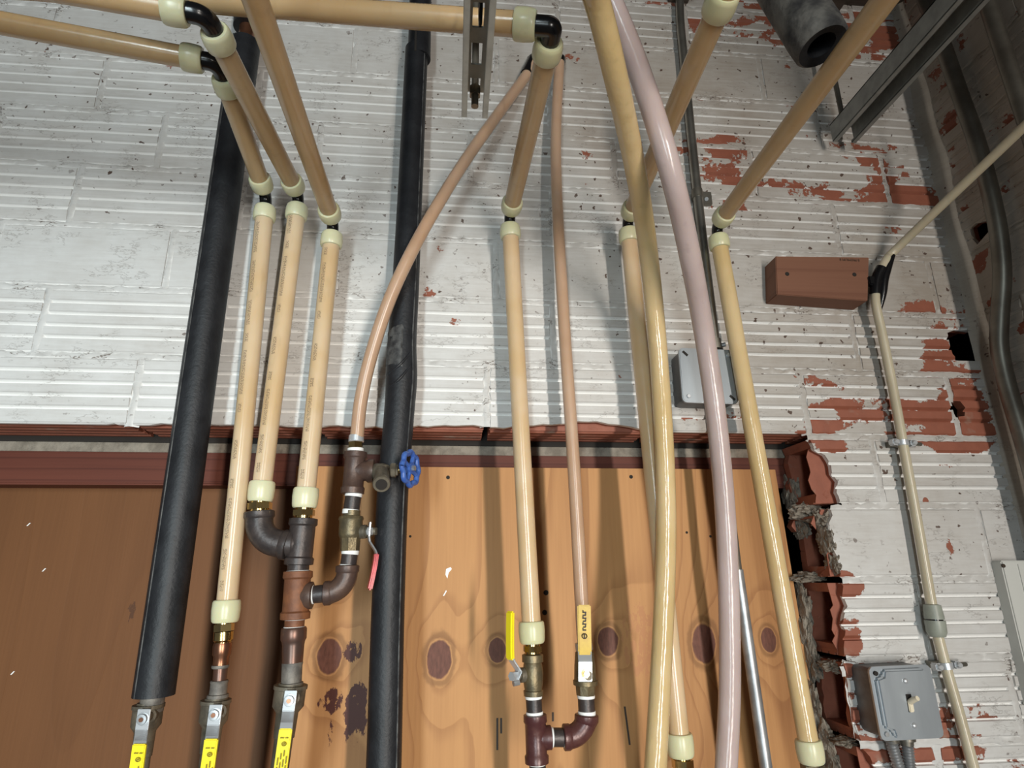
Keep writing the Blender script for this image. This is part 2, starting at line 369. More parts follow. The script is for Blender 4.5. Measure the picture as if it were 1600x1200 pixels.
def wood(name, c1, c2, axis, freq=60.0, rough=0.6, knots=(), knotcol=(0.10, 0.04, 0.025), stains=(), warp=0.10, contrast=1.0):
    """grain lines along axis; knots = (x, z, rx, rz) in the plane of the board"""
    m, nt, b = newmat(name); pos, x, y, z = geo(nt)
    st = {'z': (1, 1, 0.12), 'x': (0.08, 1, 1)}[axis]
    lv = nd(nt, 'ShaderNodeMapping', {0: pos, 3: st}).outputs[0]
    ph = mt(nt, 'MULTIPLY', noi(nt, lv, 3.5, 2.0), 9.0 if axis == 'z' else 3.0)
    lin = mt(nt, 'MULTIPLY', x if axis == 'z' else z, freq*(0.16 if axis == 'z' else 0.35))
    lin = mt(nt, 'ADD', lin, ph)
    kn = None
    kw = noi(nt, pos, 14.0, 2.0); kw2 = noi(nt, nd(nt, 'ShaderNodeMapping', {0: pos, 1: (5, 5, 5)}).outputs[0], 14.0, 2.0)
    xk = mt(nt, 'ADD', x, mt(nt, 'MULTIPLY_ADD', kw, 0.05, -0.025)); zk = mt(nt, 'ADD', z, mt(nt, 'MULTIPLY_ADD', kw2, 0.05, -0.025))
    for kx, kz, rx, rz in knots:
        lin = mt(nt, 'ADD', lin, blob(nt, xk, zk, kx, kz, rx*2.6, rz*2.6, 2.0))
        q = mt(nt, 'ADD', blob(nt, x, z, kx, kz, rx, rz, 1.0), mt(nt, 'MULTIPLY_ADD', noi(nt, pos, 55.0, 3.0), 0.22, -0.11))
        kn = q if kn is None else mt(nt, 'MAXIMUM', kn, q)
    saw = mt(nt, 'FRACT', lin)
    line = mt(nt, 'MULTIPLY', sstep(nt, saw, 0.70, 0.97), mt(nt, 'SUBTRACT', 1.0, sstep(nt, saw, 0.97, 1.0)))
    fine = noi(nt, nd(nt, 'ShaderNodeMapping', {0: pos, 3: (1, 1, 0.03) if axis == 'z' else (0.03, 1, 1)}).outputs[0], 220.0, 3.0)
    broad = noi(nt, lv, 9.0, 4.0, 0.6)
    f = mt(nt, 'ADD', mt(nt, 'MULTIPLY', line, 0.38*contrast), mt(nt, 'ADD', mt(nt, 'MULTIPLY_ADD', fine, 0.5, -0.25), mt(nt, 'MULTIPLY_ADD', broad, 1.3, -0.45)))
    f = mt(nt, 'MINIMUM', mt(nt, 'MAXIMUM', f, 0.0), 1.0)
    c = mixc(nt, f, c1, c2)
    if kn is not None:
        halo = mt(nt, 'MULTIPLY', sstep(nt, kn, 0.10, 0.22), mt(nt, 'SUBTRACT', 1.0, sstep(nt, kn, 0.30, 0.38)))
        c = mixc(nt, mt(nt, 'MULTIPLY', halo, 0.5), c, tuple(q*0.5 for q in c2))
        kc = mixc(nt, noi(nt, nd(nt, 'ShaderNodeMapping', {0: pos, 3: (3, 1, 1)}).outputs[0], 70.0, 3.0), tuple(q*0.5 for q in knotcol), tuple(q*1.9 for q in knotcol))
        c = mixc(nt, sstep(nt, kn, 0.36, 0.46), c, kc)
    for kx, kz, rx, rz, col, th in stains:
        n = noi(nt, nd(nt, 'ShaderNodeMapping', {0: pos, 3: (1.6, 1, 0.7)}).outputs[0], 62.0, 5.0, 0.7)
        q = mt(nt, 'MULTIPLY', blob(nt, x, z, kx, kz, rx, rz, 1.0), mt(nt, 'MULTIPLY_ADD', n, 1.6, -0.1))
        c = mixc(nt, sstep(nt, q, th, th+0.05), c, col)
    nt.links.new(c, b.inputs['Base Color']); b.inputs['Roughness'].default_value = rough; b.inputs['Specular IOR Level'].default_value = 0.18
    nt.links.new(bump(nt, mt(nt, 'ADD', fine, mt(nt, 'MULTIPLY', line, -0.5)), 0.15, 0.001), b.inputs['Normal'])
    return m

# ================================================================== STRUCTURE
YH, YR, YL = 0.101, 0.085, 0.150           # header front, right plywood front, left plywood front
def struct(name, label, mb, mat, **k): return single(name, label, None, mb, mat, kind='structure', **k)

XL = -2.0                                  # how far the wall is built to the left
hdrT = P(100, 705, YH).z; hdrB = P(100, 757, YH).z
mb = MB()
mb.bbox((XL, 0.098, Z0-0.004), (1.0, 0.26, CZ+1.24))
mb.bbox((0.72, 0.098, 0), (1.0, 0.26, Z0))
mb.bbox((XL, 0.26, 0), (1.12, 0.34, CZ+1.24))
WB = struct('wall_back', 'painted clay tile wall with a broken-out opening behind the pipes', mb, M_HOLE, smooth=0)
mb = MB().bbox((1.098, -2.6, 0), (1.2, 0.26, CZ+1.24))
WR = struct('wall_right', 'dim dirty painted clay tile side wall meeting the corner', mb, M_HOLE, smooth=0)
struct('floor', 'grey concrete floor of the mechanical room', MB().bbox((XL, -2.6, -0.1), (1.2, 0.34, 0)), M_CONC, smooth=0)
ceil = struct('ceiling', 'dark timber ceiling with joists above the pipes', MB().bbox((XL, -2.6, CZ+1.24), (1.2, 0.34, CZ+1.30)), M_CEIL, smooth=0)
for jx in (-1.55, -1.15, -0.75, -0.35, 0.05, 0.45, 0.80):
    link('joist', mesh_from(MB().bbox((jx, -2.6, CZ+1.205), (jx+0.045, 0.0, CZ+1.24)), 'joist', smooth=0), M_CEIL, ceil)
struct('trim_1', 'grey rough mortar bed lying above the reddish timber header', MB().bbox((XL, YH+0.001, hdrT), (0.66, 0.2, Z0-0.0035)), M_MORT, smooth=0)

# ---- tiles
def tile_profile(ribbed):
    """(y, z) outline of one tile, z from 0 to tile height, face at y = 0"""
    h = CH-0.010; pts = [(0.0, h), (0.0005, h)]
    pts = [(0.003, h), (0.0, h-0.003)]
    if ribbed:
        for g in reversed(GRO):
            zc = g*CH-0.005
            pts += [(0.0, zc+0.0044), (0.0052, zc-0.0004), (0.0048, zc-0.0024), (0.0, zc-0.0034)]
    pts += [(0.0, 0.003), (0.003, 0.0)]
    for i in range(4):
        y0 = 0.016+i*0.021; pts += [(y0, 0), (y0+0.002, 0.0035), (y0+0.006, 0.0035), (y0+0.008, 0)]
    pts += [(0.096, 0.0), (0.096, h)]
    return pts
def tile_mesh(L, ribbed, hollow, seed, segs=5):
    rnd = random.Random(seed); prof = tile_profile(ribbed); k = len(prof); h = CH-0.010
    mb = MB(); xs = [L*i/segs for i in range(segs+1)]
    if hollow: segs = 1; xs = [0, L]
    for i, xx in enumerate(xs):
        dz = rnd.uniform(-0.0004, 0.0004); dy = rnd.uniform(-0.0005, 0.0005)
        for (yy, zz) in prof:
            e = 1 if yy < 0.01 else 0
            mb.v.append(Vector((xx+(rnd.uniform(-0.0015, 0.0015) if i in (0, segs) else 0), yy+dy*e, zz+dz*e)))
    for i in range(segs):
        for j in range(k):
            jj = (j+1) % k; mb.f.append((i*k+j, i*k+jj, (i+1)*k+jj, (i+1)*k+j))
    if not hollow:
        mb.f.append(tuple(range(k))[::-1]); mb.f.append(tuple(segs*k+j for j in range(k)))
    else:
        inn = [(0.018, h-0.014), (0.018, 0.017), (0.080, 0.017), (0.080, h-0.014)]
        b = len(mb.v)
        for xx in xs: mb.v += [Vector((xx, a, c)) for a, c in inn]
        for j in range(4): jj = (j+1) % 4; mb.f.append((b+j, b+4+j, b+4+jj, b+jj))
        tris = tessellate_polygon([[Vector((a, c, 0)) for a, c in prof], [Vector((a, c, 0)) for a, c in inn]])
        idx = lambda q, e: (e*k+q) if q < k else (b+e*4+q-k)
        for t in tris:
            mb.f.append(tuple(idx(q, 0) for q in t)); mb.f.append(tuple(idx(q, 1) for q in t)[::-1])
    return mb

JOINT = {0: -0.521, 1: -0.689, 2: -0.505, 3: -0.684, 4: -0.556, 5: -0.682, 6: -0.505, 7: -0.66, -1: -0.6925, -2: -0.52, -3: -0.666, -4: -0.53, -5: -0.68, -6: -0.53}
variants = {}
def get_variant(L, ribbed, i):
    key = (round(L, 3), ribbed, i)
    if key not in variants: variants[key] = mesh_from(tile_mesh(L, ribbed, False, hash(key) % 9999), 'tile', smooth=25)
    return variants[key]

def evaluated(o):
    dg = bpy.context.evaluated_depsgraph_get(); return bpy.data.meshes.new_from_object(o.evaluated_get(dg))
def cut(o, poly, y0, y1, axis='y'):
    """bite a jagged prism out of a tile"""
    pts = [Vector((p.x, y0, p.z)) for p in poly] if axis == 'y' else [Vector((y0, p.y, p.z)) for p in poly]
    ext = (0, y1-y0, 0) if axis == 'y' else (y1-y0, 0, 0)
    c = link('cutter', mesh_from(MB().prism(pts, ext), 'cutter', smooth=0), None)
    md = o.modifiers.new('b', 'BOOLEAN'); md.operation = 'DIFFERENCE'; md.object = c; md.solver = 'EXACT'
    me = evaluated(o); o.modifiers.clear(); mats = list(o.data.materials); o.data = me
    if not me.materials:
        for q in mats: me.materials.append(q)
    bpy.data.objects.remove(c)

def jag(pts, step=0.012, amp=0.0035, closed=False):
    out = []; n = len(pts)
    for i in range(n if closed else n-1):
        a, b = pts[i], pts[(i+1) % n]; L = (b-a).length; k = max(1, int(L/step))
        for j in range(k):
            q = a.lerp(b, j/k)
            if L < 0.6:
                q = q+Vector((random.uniform(-amp, amp), 0, random.uniform(-amp, amp)))
            out.append(q)
    if not closed: out.append(pts[-1])
    return out

# outline of the opening in the wall face, and of the deeper break
top = [(-120,664),(-60,665),(0,664),(60,662),(110,664),(180,660),(195,669),(215,664),(250,662),(300,664),(385,664),(480,668),(530,664),(600,668),(640,667),(680,664),(740,664),(760,668),(800,667),(850,663),(890,660),(905,657),(950,661),(985,665),(1000,672),(1060,676),(1100,679),(1160,680),(1200,682),(1262,686)]
right = [(1275,702),(1290,712),(1297,730),(1298,740),(1310,751),(1308,768),(1312,787),(1296,791),(1303,806),(1294,818),(1296,835),(1303,859),(1311,883),(1314,905),(1318,930),(1322,948),(1318,974),(1320,1000),(1317,1040),(1323,1070),(1332,1117),(1338,1153),(1352,1172),(1372,1205),(1385,1300),(1400,1420)]
fpts = jag([P(u, v) for u, v in top], 0.014, 0.002) + jag([P(u, v) for u, v in right], 0.010, 0.0025)
front_poly = [Vector((XL-0.3, 0, P(-120, 664).z))] + fpts + [Vector((fpts[-1].x, 0, -0.2)), Vector((XL-0.3, 0, -0.2))]
bp = [(1236,700),(1240,760),(1250,792),(1243,820),(1262,850),(1266,905),(1270,930),(1275,1000),(1288,1050),(1294,1100),(1302,1140),(1318,1200),(1340,1300),(1360,1420)]
bpts = jag([P(u, v, 0.07) for u, v in bp], 0.012, 0.004)
back_poly = [Vector((0.3, 0, Z0+0.0005)), Vector((bpts[0].x, 0, Z0+0.0005))] + bpts + [Vector((bpts[-1].x, 0, -0.2)), Vector((0.3, 0, -0.2))]
def hole_poly(c, rx, rz, n=13, seed=1):
    r = random.Random(seed); out = []
    for i in range(n):
        a = 2*math.pi*i/n; k = r.uniform(0.78, 1.12); out.append(Vector((c.x+rx*k*math.cos(a), 0, c.z+rz*k*math.sin(a))))
    return out
h1 = [P(u, v) for u, v in [(1480,520),(1495,514),(1518,517),(1524,513),(1537,517),(1550,520),(1551,545),(1546,563),(1520,564),(1496,562),(1488,553),(1484,540)]]
h2 = [P(u, v) for u, v in [(1487,626),(1500,627),(1508,637),(1507,650),(1497,651),(1485,640)]]
h3 = hole_poly(P(834, 92), 0.013, 0.014, seed=4)
holes = [h1, h2, h3]

def make_tile(x0, x1, k, name='tile'):
    ribbed = (k % 4) != 2; zb = Z0+k*CH+0.005; L = x1-x0
    zone = k < 0 and x0 < 0.80
    hh = [h for h in holes if min(p.x for p in h) < x1 and max(p.x for p in h) > x0 and min(p.z for p in h) < zb+CH and max(p.z for p in h) > zb-0.005]
    edge = (k == 0 and x0 < 1.0)
    if zone or hh or edge:
        me = mesh_from(tile_mesh(L, ribbed, True, random.randint(0, 9999)), 'tile', smooth=25)
    else: me = get_variant(L, ribbed, random.randint(0, 3))
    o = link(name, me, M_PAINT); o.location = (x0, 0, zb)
    bpy.context.view_layer.update()
    if zone:
        cut(o, back_poly, -0.03, 0.13)
        if len(o.data.vertices): cut(o, front_poly, -0.031, 0.0165)
    elif edge and x0 < 0.66: cut(o, front_poly, -0.031, 0.0175)
    for h in hh: cut(o, h, -0.03, 0.019)
    if len(o.data.vertices) == 0: bpy.data.objects.remove(o); return
    o.data.shade_flat() if False else None
    o.parent = WB
for k in range(-6, 9):
    j = JOINT.get(k, -0.55); j -= TL*math.ceil((j-XL)/TL); xs = [j]
    while xs[-1] < 1.0: xs.append(xs[-1]+TL)
    for a, b in zip(xs, xs[1:]):
        a0 = max(a+0.006, XL); b0 = min(b-0.006, 0.999)
        if b0-a0 < 0.02: continue
        if k < 0:
            if b0 < 0.53: continue
        make_tile(a0, b0, k)

# ---- mortar joints of the wall face
def in_poly(x, z, poly):
    c = False; n = len(poly)
    for i in range(n):
        a, b = poly[i], poly[i-1]
        if (a.z > z) != (b.z > z) and x < (b.x-a.x)*(z-a.z)/(b.z-a.z)+a.x: c = not c
    return c
def joint_strip(mb, a, b, wdir, half, side=False):
    L = (b-a).length; n = max(2, int(L/0.007)); offs = (-1.7, -1.0, 0, 1.0, 1.7); ys = (0.009, 0.0002, -0.0014, 0.0002, 0.009)
    base = len(mb.v)
    for i in range(n+1):
        p = a.lerp(b, i/n)
        nz = noise.noise(p*38)*0.5+noise.noise(p*130)*0.5
        for o_, y in zip(offs, ys):
            jw = noise.noise(p*85+Vector((o_*3, 7, 1)))*0.0042+noise.noise(p*22+Vector((o_, 2, 5)))*0.003
            d = y + 0.0016 + noise.noise(p*60+Vector((0, o_*5, 3)))*0.0022 if y < 0.005 else y
            q = p + wdir*(o_*half+jw)
            mb.v.append(q+(Vector((d, 0, 0)) if side else Vector((0, d, 0))))
    for i in range(n):
        for j in range(4):
            f = (base+i*5+j, base+i*5+j+1, base+i*5+6+j, base+i*5+5+j)
            if not side:
                c = (mb.v[f[0]]+mb.v[f[2]])/2
                if in_poly(c.x, c.z, front_poly) or any(in_poly(c.x, c.z, h) for h in holes): continue
            mb.f.append(f)
mb = MB()
for k in range(-5, 9):
    z = Z0+k*CH; x0 = XL if k > 0 else 0.6
    if k == 0: x0 = 0.62
    joint_strip(mb, Vector((x0, 0, z)), Vector((1.0, 0, z)), Vector((0, 0, 1)), 0.0052)
for k in range(-5, 9):
    j = JOINT.get(k, -0.55); j -= TL*math.ceil((j-XL)/TL)
    while j < 0.99:
        if k >= 0 or j > 0.56: joint_strip(mb, Vector((j, 0, Z0+k*CH+0.002)), Vector((j, 0, Z0+(k+1)*CH-0.002)), Vector((1, 0, 0)), 0.006)
        j += TL
link('mortar', mesh_from(mb, 'mortar', smooth=50), M_PAINTM, WB)

# ---- side wall tiles (face at x = 1.0)
hs = [PX(u, v, 1.0) for u, v in [(1514,356),(1522,349),(1544,344),(1548,358),(1536,372),(1527,382),(1518,372)]]
side_var = {}
def side_tile(y0, y1, k):
    ribbed = (k % 4) != 2; zb = Z0+k*CH+0.005; L = y1-y0
    hit = min(p.y for p in hs) < y1 and max(p.y for p in hs) > y0 and min(p.z for p in hs) < zb+CH and max(p.z for p in hs) > zb
    if hit: me = mesh_from(tile_mesh(L, ribbed, True, 5), 'tile', smooth=25)
    else:
        key = (round(L, 3), ribbed, random.randint(0, 2))
        if key not in side_var: side_var[key] = mesh_from(tile_mesh(L, ribbed, False, hash(key) % 999), 'tile', smooth=25)
        me = side_var[key]
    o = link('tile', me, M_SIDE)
    o.matrix_world = Matrix.Translation((1.0, y1, zb)) @ Matrix.Rotation(-math.pi/2, 4, 'Z')
    bpy.context.view_layer.update()
    if hit:
        cut(o, hs, 0.97, 1.019, 'x')
    o.parent = WR
mb = MB()
for k in range(-5, 9):
    y = 0.0 if k % 2 else -0.14
    ys = [0.09] if False else [0.0]
    q = -0.10 if k % 2 else -0.24
    while q > -2.5: ys.append(q); q -= TL
    for a, b in zip(ys, ys[1:]):
        if b+0.006 < -1.75: break
        side_tile(b+0.006, a-0.006, k)
        joint_strip(mb, Vector((1.0, b, Z0+k*CH)), Vector((1.0, b, Z0+(k+1)*CH)), Vector((0, 1, 0)), 0.006, True)
    joint_strip(mb, Vector((1.0, 0, Z0+k*CH)), Vector((1.0, -1.75, Z0+k*CH)), Vector((0, 0, 1)), 0.0052, True)
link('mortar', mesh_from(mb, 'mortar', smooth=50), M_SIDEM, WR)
# smeared mortar running up the corner
mb = MB(); n = 120; base = 0
for i in range(n+1):
    z = CZ-0.6+i*(1.84/n); p = Vector((1, 0, z)); a = 0.020+0.012*noise.noise(p*9); c = 0.026+0.014*noise.noise(p*7+Vector((3, 3, 3)))
    mb.v += [Vector((1.0-a, 0.003, z)), Vector((1.0-a*0.5, -0.004-0.003*noise.noise(p*30), z)), Vector((0.992, -c*0.55, z)), Vector((1.002, -c, z))]
for i in range(n):
    for j in range(3): mb.f.append((i*4+j, i*4+j+1, i*4+5+j, i*4+4+j))
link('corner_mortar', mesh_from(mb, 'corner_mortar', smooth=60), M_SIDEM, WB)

# ---- rubble of broken mortar hanging in the right edge of the opening
def lump(c, rx, ry, rz, seed):
    bm = bmesh.new(); bmesh.ops.create_icosphere(bm, subdivisions=4, radius=1); mb = MB()
    bm.verts.ensure_lookup_table()
    for v_ in bm.verts:
        d = v_.co.normalized(); k = 1+0.45*noise.noise(d*1.6+Vector((seed*3.1, 0, 0)))+0.30*noise.noise(d*4+Vector((0, seed*2.3, 0)))+0.20*noise.noise(d*9+Vector((0, 0, seed*1.7)))
        mb.v.append(Vector(c)+Vector((d.x*rx, d.y*ry, d.z*rz))*k)
    mb.f = [tuple(q.index for q in f.verts) for f in bm.faces]; bm.free(); return mb
for i, (u, v, Y, ru, rv) in enumerate([(1262,800,.06,26,13),(1250,822,.085,10,18),(1284,812,.03,16,16),(1290,845,.018,8,22),(1301,882,.018,7,14),(1264,902,.07,24,8),(1254,945,.088,8,30),(1258,1000,.088,8,34),
                                       (1270,1040,.085,10,22),(1302,1040,.04,18,9),(1266,1095,.092,8,34),(1288,1150,.075,10,20),(1320,1158,.04,20,6),(1298,1195,.085,9,26),(1236,770,.096,8,30)]):
    p = P(u, v, Y); k = depth(p)/F
    link('mortar_rubble', mesh_from(lump(p, ru*k, 0.022, rv*k, i), 'mortar_rubble', smooth=30), M_MORT, WB)

# ---- header beam and plywood
M_HEAD = wood('red_timber', (0.135, 0.042, 0.027), (0.06, 0.018, 0.013), 'x', 160, 0.55)
single('header_beam', 'reddish brown timber header beam lying across the top of the wall opening', 'beam',
       MB().bbox((XL, YH, hdrB), (P(1252, 740, YH).x, 0.20, hdrT)), M_HEAD, bevel=0.003)
def K(u, v, ru, rv, Y): p = P(u, v, Y); k = depth(p)/F; return (p.x, p.z, ru*k, rv*k)
knots = [K(515,1025,20,27,YR), K(686,1030,20,30,YR), K(777,1016,14,19,YR), K(950,1002,17,22,YR), K(1100,1005,20,30,YR), K(1201,1000,13,19,YR), K(1080, 1290, 18, 26, YR), K(620, 1330, 18, 26, YR)]
def ST(u, v, ru, rv, col, th, Y=YR): p = P(u, v, Y); k = depth(p)/F; return (p.x, p.z, ru*k, rv*k, col, th)
char = (0.075, 0.024, 0.018)
M_PLY = wood('knotty_plywood', (0.50, 0.255, 0.100), (0.29, 0.126, 0.046), 'z', 60, 0.5, knots, (0.115, 0.045, 0.03),
             stains=[ST(556,1112,26,60,char,.42), ST(551,1018,18,22,char,.40), ST(520,1095,34,26,char,.52), ST(515,1150,10,30,char,.55), ST(1000,1000,60,120,(0.45,0.21,0.09),.62)])
yl = P(436, 1200, YR).x, P(462, 735, YR).x
mb = MB(); t = 0.0155
zt = P(840, 731, YR).z; xr = P(1212, 740, YR).x; xr2 = P(1286, 1195, YR).x; xl = P(462, 740, YR).x; xl2 = P(437, 1195, YR).x; zb = P(800, 1195, YR).z
sl = (xl2-xl)/(zb-zt); sr = (xr2-xr)/(zb-zt); zE = CZ-0.55
poly = [Vector((xl, YR, zt)), Vector((xr, YR, zt)), Vector((xr+sr*(zE-zt), YR, zE)), Vector((xl+sl*(zE-zt), YR, zE))]
ply = Thing('plywood_panel', 'bright orange knotty plywood panel behind the middle pipes', 'panel', poly[3])
ply.part('board', MB().prism(poly, (0, t, 0)), M_PLY, smooth=0)
for (u, v) in [(700,746),(986,745),(853,926),(851,957),(641,838),(1110,838),(1073,832)]:
    p = P(u, v, YR); r = rad(p, 6 if v < 900 else 8) if u not in (641, 1110, 1073) else rad(p, 4)
    ply.part('nail_hole', MB().cyl(p+Vector((0, 0.002, 0)), p-Vector((0, 0.0006, 0)), r, 10), M_HOLE)
p = P(700, 893, YR)
mb = MB(); pl = [P(u, v, YR-0.0008) for u, v in [(697,889),(704,886),(706,889),(701,895),(699,904),(696,898)]]; mb.prism(pl, (0, 0.0007, 0))
pl = [P(u, v, YR-0.0008) for u, v in [(692,931),(697,922),(698,924),(694,931)]]; mb.prism(pl, (0, 0.0007, 0))
ply.part('paint_splash', mb, M_TAPE, smooth=0)
for (u, v, l) in [(777,1122,50),(783,1122,24),(976,1104,60),(864,1113,14)]:
    a = P(u, v, YR-0.0006); b = P(u+ (8 if u == 976 else 0), v+l, YR-0.0006)
    ply.part('saw_mark', MB().strip([a, b], (0.003, 0, 0), 0.0008), M_INK, smooth=0)
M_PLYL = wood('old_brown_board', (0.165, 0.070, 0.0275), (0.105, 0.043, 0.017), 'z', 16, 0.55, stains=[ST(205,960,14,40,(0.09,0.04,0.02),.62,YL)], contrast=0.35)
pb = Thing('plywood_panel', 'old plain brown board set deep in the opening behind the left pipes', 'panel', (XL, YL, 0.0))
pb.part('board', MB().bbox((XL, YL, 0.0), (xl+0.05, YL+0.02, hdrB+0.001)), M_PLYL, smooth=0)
for (u, v) in [(45,820),(69,891),(20,1052)]:
    p = P(u, v, YL); pb.part('paint_fleck', MB().strip([p-Vector((0.002, 0.0005, 0.002)), p+Vector((0.002, -0.0005, 0.003))], (0.002, 0, 0), 0.001), M_TAPE, smooth=0)

# ================================================================== PIPES
YP = -0.062                                 # plane of the risers
RT_, RR = 0.0140, 0.0180                    # tube and expansion-ring radius
def ring(T, c, d, L=0.026, r=RR, mat=None, flip=False):
    """expansion ring: a short barrel, thicker lip at one end"""
    d = Vector(d).normalized(); c = Vector(c); pr_ = [(0, r*0.80), (0.0006, r*0.93), (0.003, r), (L*0.45, r*1.03), (L*0.8, r*0.99), (L-0.002, r*0.95), (L, r*0.86)]
    if flip: pr_ = [(L-t_, q) for t_, q in reversed(pr_)]
    return T.part('expansion_ring', MB().lathe(c-d*L/2, d, pr_, 26), mat or M_RING)

def riser(label, E, B, N, group=None, mat=M_PEXP, omat=M_PEXO, turn=None, turn_to=None, turn_mat=None, bottom_ring=True, end_ring=False, Y=YP, dz=0.0, tdz=0.0, tR=0.016):
    """vertical tube from B up to an elbow at E, then an overhead run towards the room to N, and a second elbow to turn_to"""
    e = P(*E, Y); b = P(*B, Y); n = PZ(*N, e.z+dz)
    up = (e-b).normalized(); run = (n-e).normalized()
    T = Thing('pex_pipe', label, 'pipe', b, group)
    T.part('riser_tube', MB().sweep([b, b+up*0.018, b.lerp(e, .3), b.lerp(e, .6), e-up*0.022], [RT_*1.10, RT_, RT_, RT_, RT_*1.03], 24), mat)
    ring(T, e-up*0.033, up)
    T.part('elbow', MB().sweep(bend(e-up*0.024, e, e+run*0.024, 0.016), 0.0098, 16), M_BLACK)
    ring(T, e+run*0.032, run, flip=True)
    if bottom_ring: ring(T, b+up*0.002, up, 0.03, RR*1.03, flip=True)
    if turn_to:
        t = PZ(*turn_to, n.z+tdz); td = (t-n).normalized()
        T.part('overhead_tube', MB().sweep([e+run*0.026, n-run*0.03], RT_, 24), omat)
        ring(T, n-run*0.033, run)
        T.part('elbow', MB().sweep(bend(n-run*0.024, n, n+td*0.024, tR), 0.0118, 16), M_BLACK)
        ring(T, n+td*0.033, td, flip=True)
        T.part('overhead_tube', MB().sweep([n+td*0.028, t, t+td*((t.x+1.9)/max(0.2, -td.x))], RT_, 24), turn_mat or omat)
    else:
        T.part('overhead_tube', MB().sweep([e+run*0.026, n, n+run*1.3], RT_, 24), omat)
        if end_ring: ring(T, n, run, 0.03)
    return T, b, e, n
riser('printed tan pex pipe standing next to the long black insulated pipe', (416,308), (353,957), (342,99), turn_to=(-140,10), dz=0.045)
riser('printed tan pex pipe ending in the black iron elbow beside the tee', (467,306), (408,770), (322,24), turn_to=(60,-22))
riser('printed tan pex pipe entering the top of the black iron tee', (521,349), (477,780), (360,-112), omat=M_PEXOP)
riser('plain tan pex pipe standing above the ball valve with the upright side lever', (796,337), (831,990), (864,42), mat=M_PEX, tdz=0.075, tR=0.005, turn_to=(190,-8), turn_mat=M_PEXOP)
riser('tan pex pipe standing behind the glossy yellowed hose', (980,344), (1063,1166), (1126,6), mat=M_PEX, end_ring=True)
riser('tan pex pipe between the pinkish hose and the broken wall edge', (1119,354), (1266,1176), (1405,-32), mat=M_YEL)

# ---- loose thin tubes and hoses
def hose(name, label, pts, r, mat, cat='hose'):
    q = [P(u, v, y) for u, v, y in pts]; d0 = (q[0]-q[1]).normalized()
    q = [q[0]+d0*min(0.06, (CZ+1.2-q[0].z)/max(0.05, d0.z))] + q
    pp = catmull(q, 10)
    return single(name, label, cat, MB().sweep(pp, r, 22), mat)
T1 = Thing('pex_tube', 'thin brownish pex tube curving from a wall hole across a black pipe', 'pipe', P(556, 690, YP))
T1.part('tube', MB().sweep(catmull([P(u, v, y) for u, v, y in [(846,84,-.012),(815,128,-.03),(740,232,-.075),(690,310,-.095),(645,390,-.103),(608,470,-.098),(580,555,-.082),(564,625,-.068),(557,690,YP)]], 10), 0.0105, 22), M_THIN)
T1.part('elbow', MB().sweep(bend(P(833,93,.012), P(833,93,-.012), P(822,116,-.026), 0.01), 0.0115, 14), M_BLACK)
T2 = Thing('pex_tube', 'thin brownish pex tube dropping straight to the worn yellow lever valve', 'pipe', P(912, 955, YP))
T2.part('tube', MB().sweep(catmull([P(u, v, y) for u, v, y in [(874,98,-.03),(869,200,-.04),(870,300,-.048),(881,500,-.056),(896,720,-.06),(913,1015,YP)]], 10), 0.0102, 22), M_THIN)
T2.part('elbow', MB().sweep(bend(P(877,96,.01), P(876,92,-.022), P(873,112,-.03), 0.01), 0.010, 14), M_BLACK)
hose('pex_hose', 'glossy yellowed pex hose arching down from overhead in front of a riser', [(905,-60,-.55),(932,0,-.50),(962,120,-.425),(990,250,-.315),(1010,370,-.205),(1026,520,-.125),(1037,680,-.108),(1041,820,-.105),(1036,980,-.105),(1024,1200,-.105),(1015,1330,-.105),(1008,1560,-.105)], 0.0146, M_YEL)
hose('pex_hose', 'thick pinkish translucent pex hose hanging in front of the junction box', [(925,-60,-.42),(958,10,-.395),(1000,115,-.372),(1043,250,-.350),(1074,380,-.275),(1100,520,-.18),(1120,660,-.14),(1133,800,-.115),(1139,940,-.1),(1140,1080,-.09),(1134,1210,-.085),(1128,1330,-.085),(1124,1560,-.085)], 0.0150, M_PINK)

# ---- black insulated pipes
def sleeve(T, pts, r, inner=None, seam=None, mat=M_RUB, name='insulation_sleeve'):
    o = T.part(name, MB().sweep(pts, r, 28), mat)
    return o
Y1 = -0.050
I1 = Thing('insulated_pipe', 'long black foam insulated pipe in front of the old brown board', 'pipe', P(240, 1090, Y1))
a, b = P(240, 1087, Y1), P(384, 68, Y1)
sl_ = sleeve(I1, [a, a.lerp(b, .33), a.lerp(b, .66), b], 0.0262)
d = (b-a).normalized(); off = (RT*-0.55+Vector((0,-1,0))*0.83).normalized()*0.0262
I1.part('seam', MB().sweep([a+off, b+off], 0.0011, 8), M_RUBW, sl_)
sleeve(I1, [P(386, 44, Y1), P(392, -60, Y1)], 0.0245)
I1.part('copper_tube', MB().cyl(P(384, 75, Y1), P(387, 38, Y1), 0.0143), M_COP)
I1.part('copper_stub', MB().cyl(P(236, 1112, Y1), P(240, 1080, Y1), 0.0150), M_DUST)
I2 = Thing('insulated_pipe', 'black foam insulated pipe with a scuffed bulge, passing behind the blue valve wheel', 'pipe', P(585, 1560, Y1))
path = [P(u, v, Y1) for u, v in [(585,1560),(596,1300),(601,1150),(606,960),(613,780),(621,680),(627,600),(628,540),(633,460),(637,380),(644,230),(651,78)]]
pp = catmull(path, 6); rr = [0.0238]*len(pp)
for i, q in enumerate(pp):
    v = pr(q)[1]; rr[i] = 0.0238-0.002*max(0, min(1, (600-v)/300))+0.0016*math.exp(-((v-585)/40)**2)
s2 = I2.part('insulation_sleeve', MB().sweep(pp, rr, 28), M_RUB)
off = (RT*0.80+Vector((0,-1,0))*0.6).normalized()
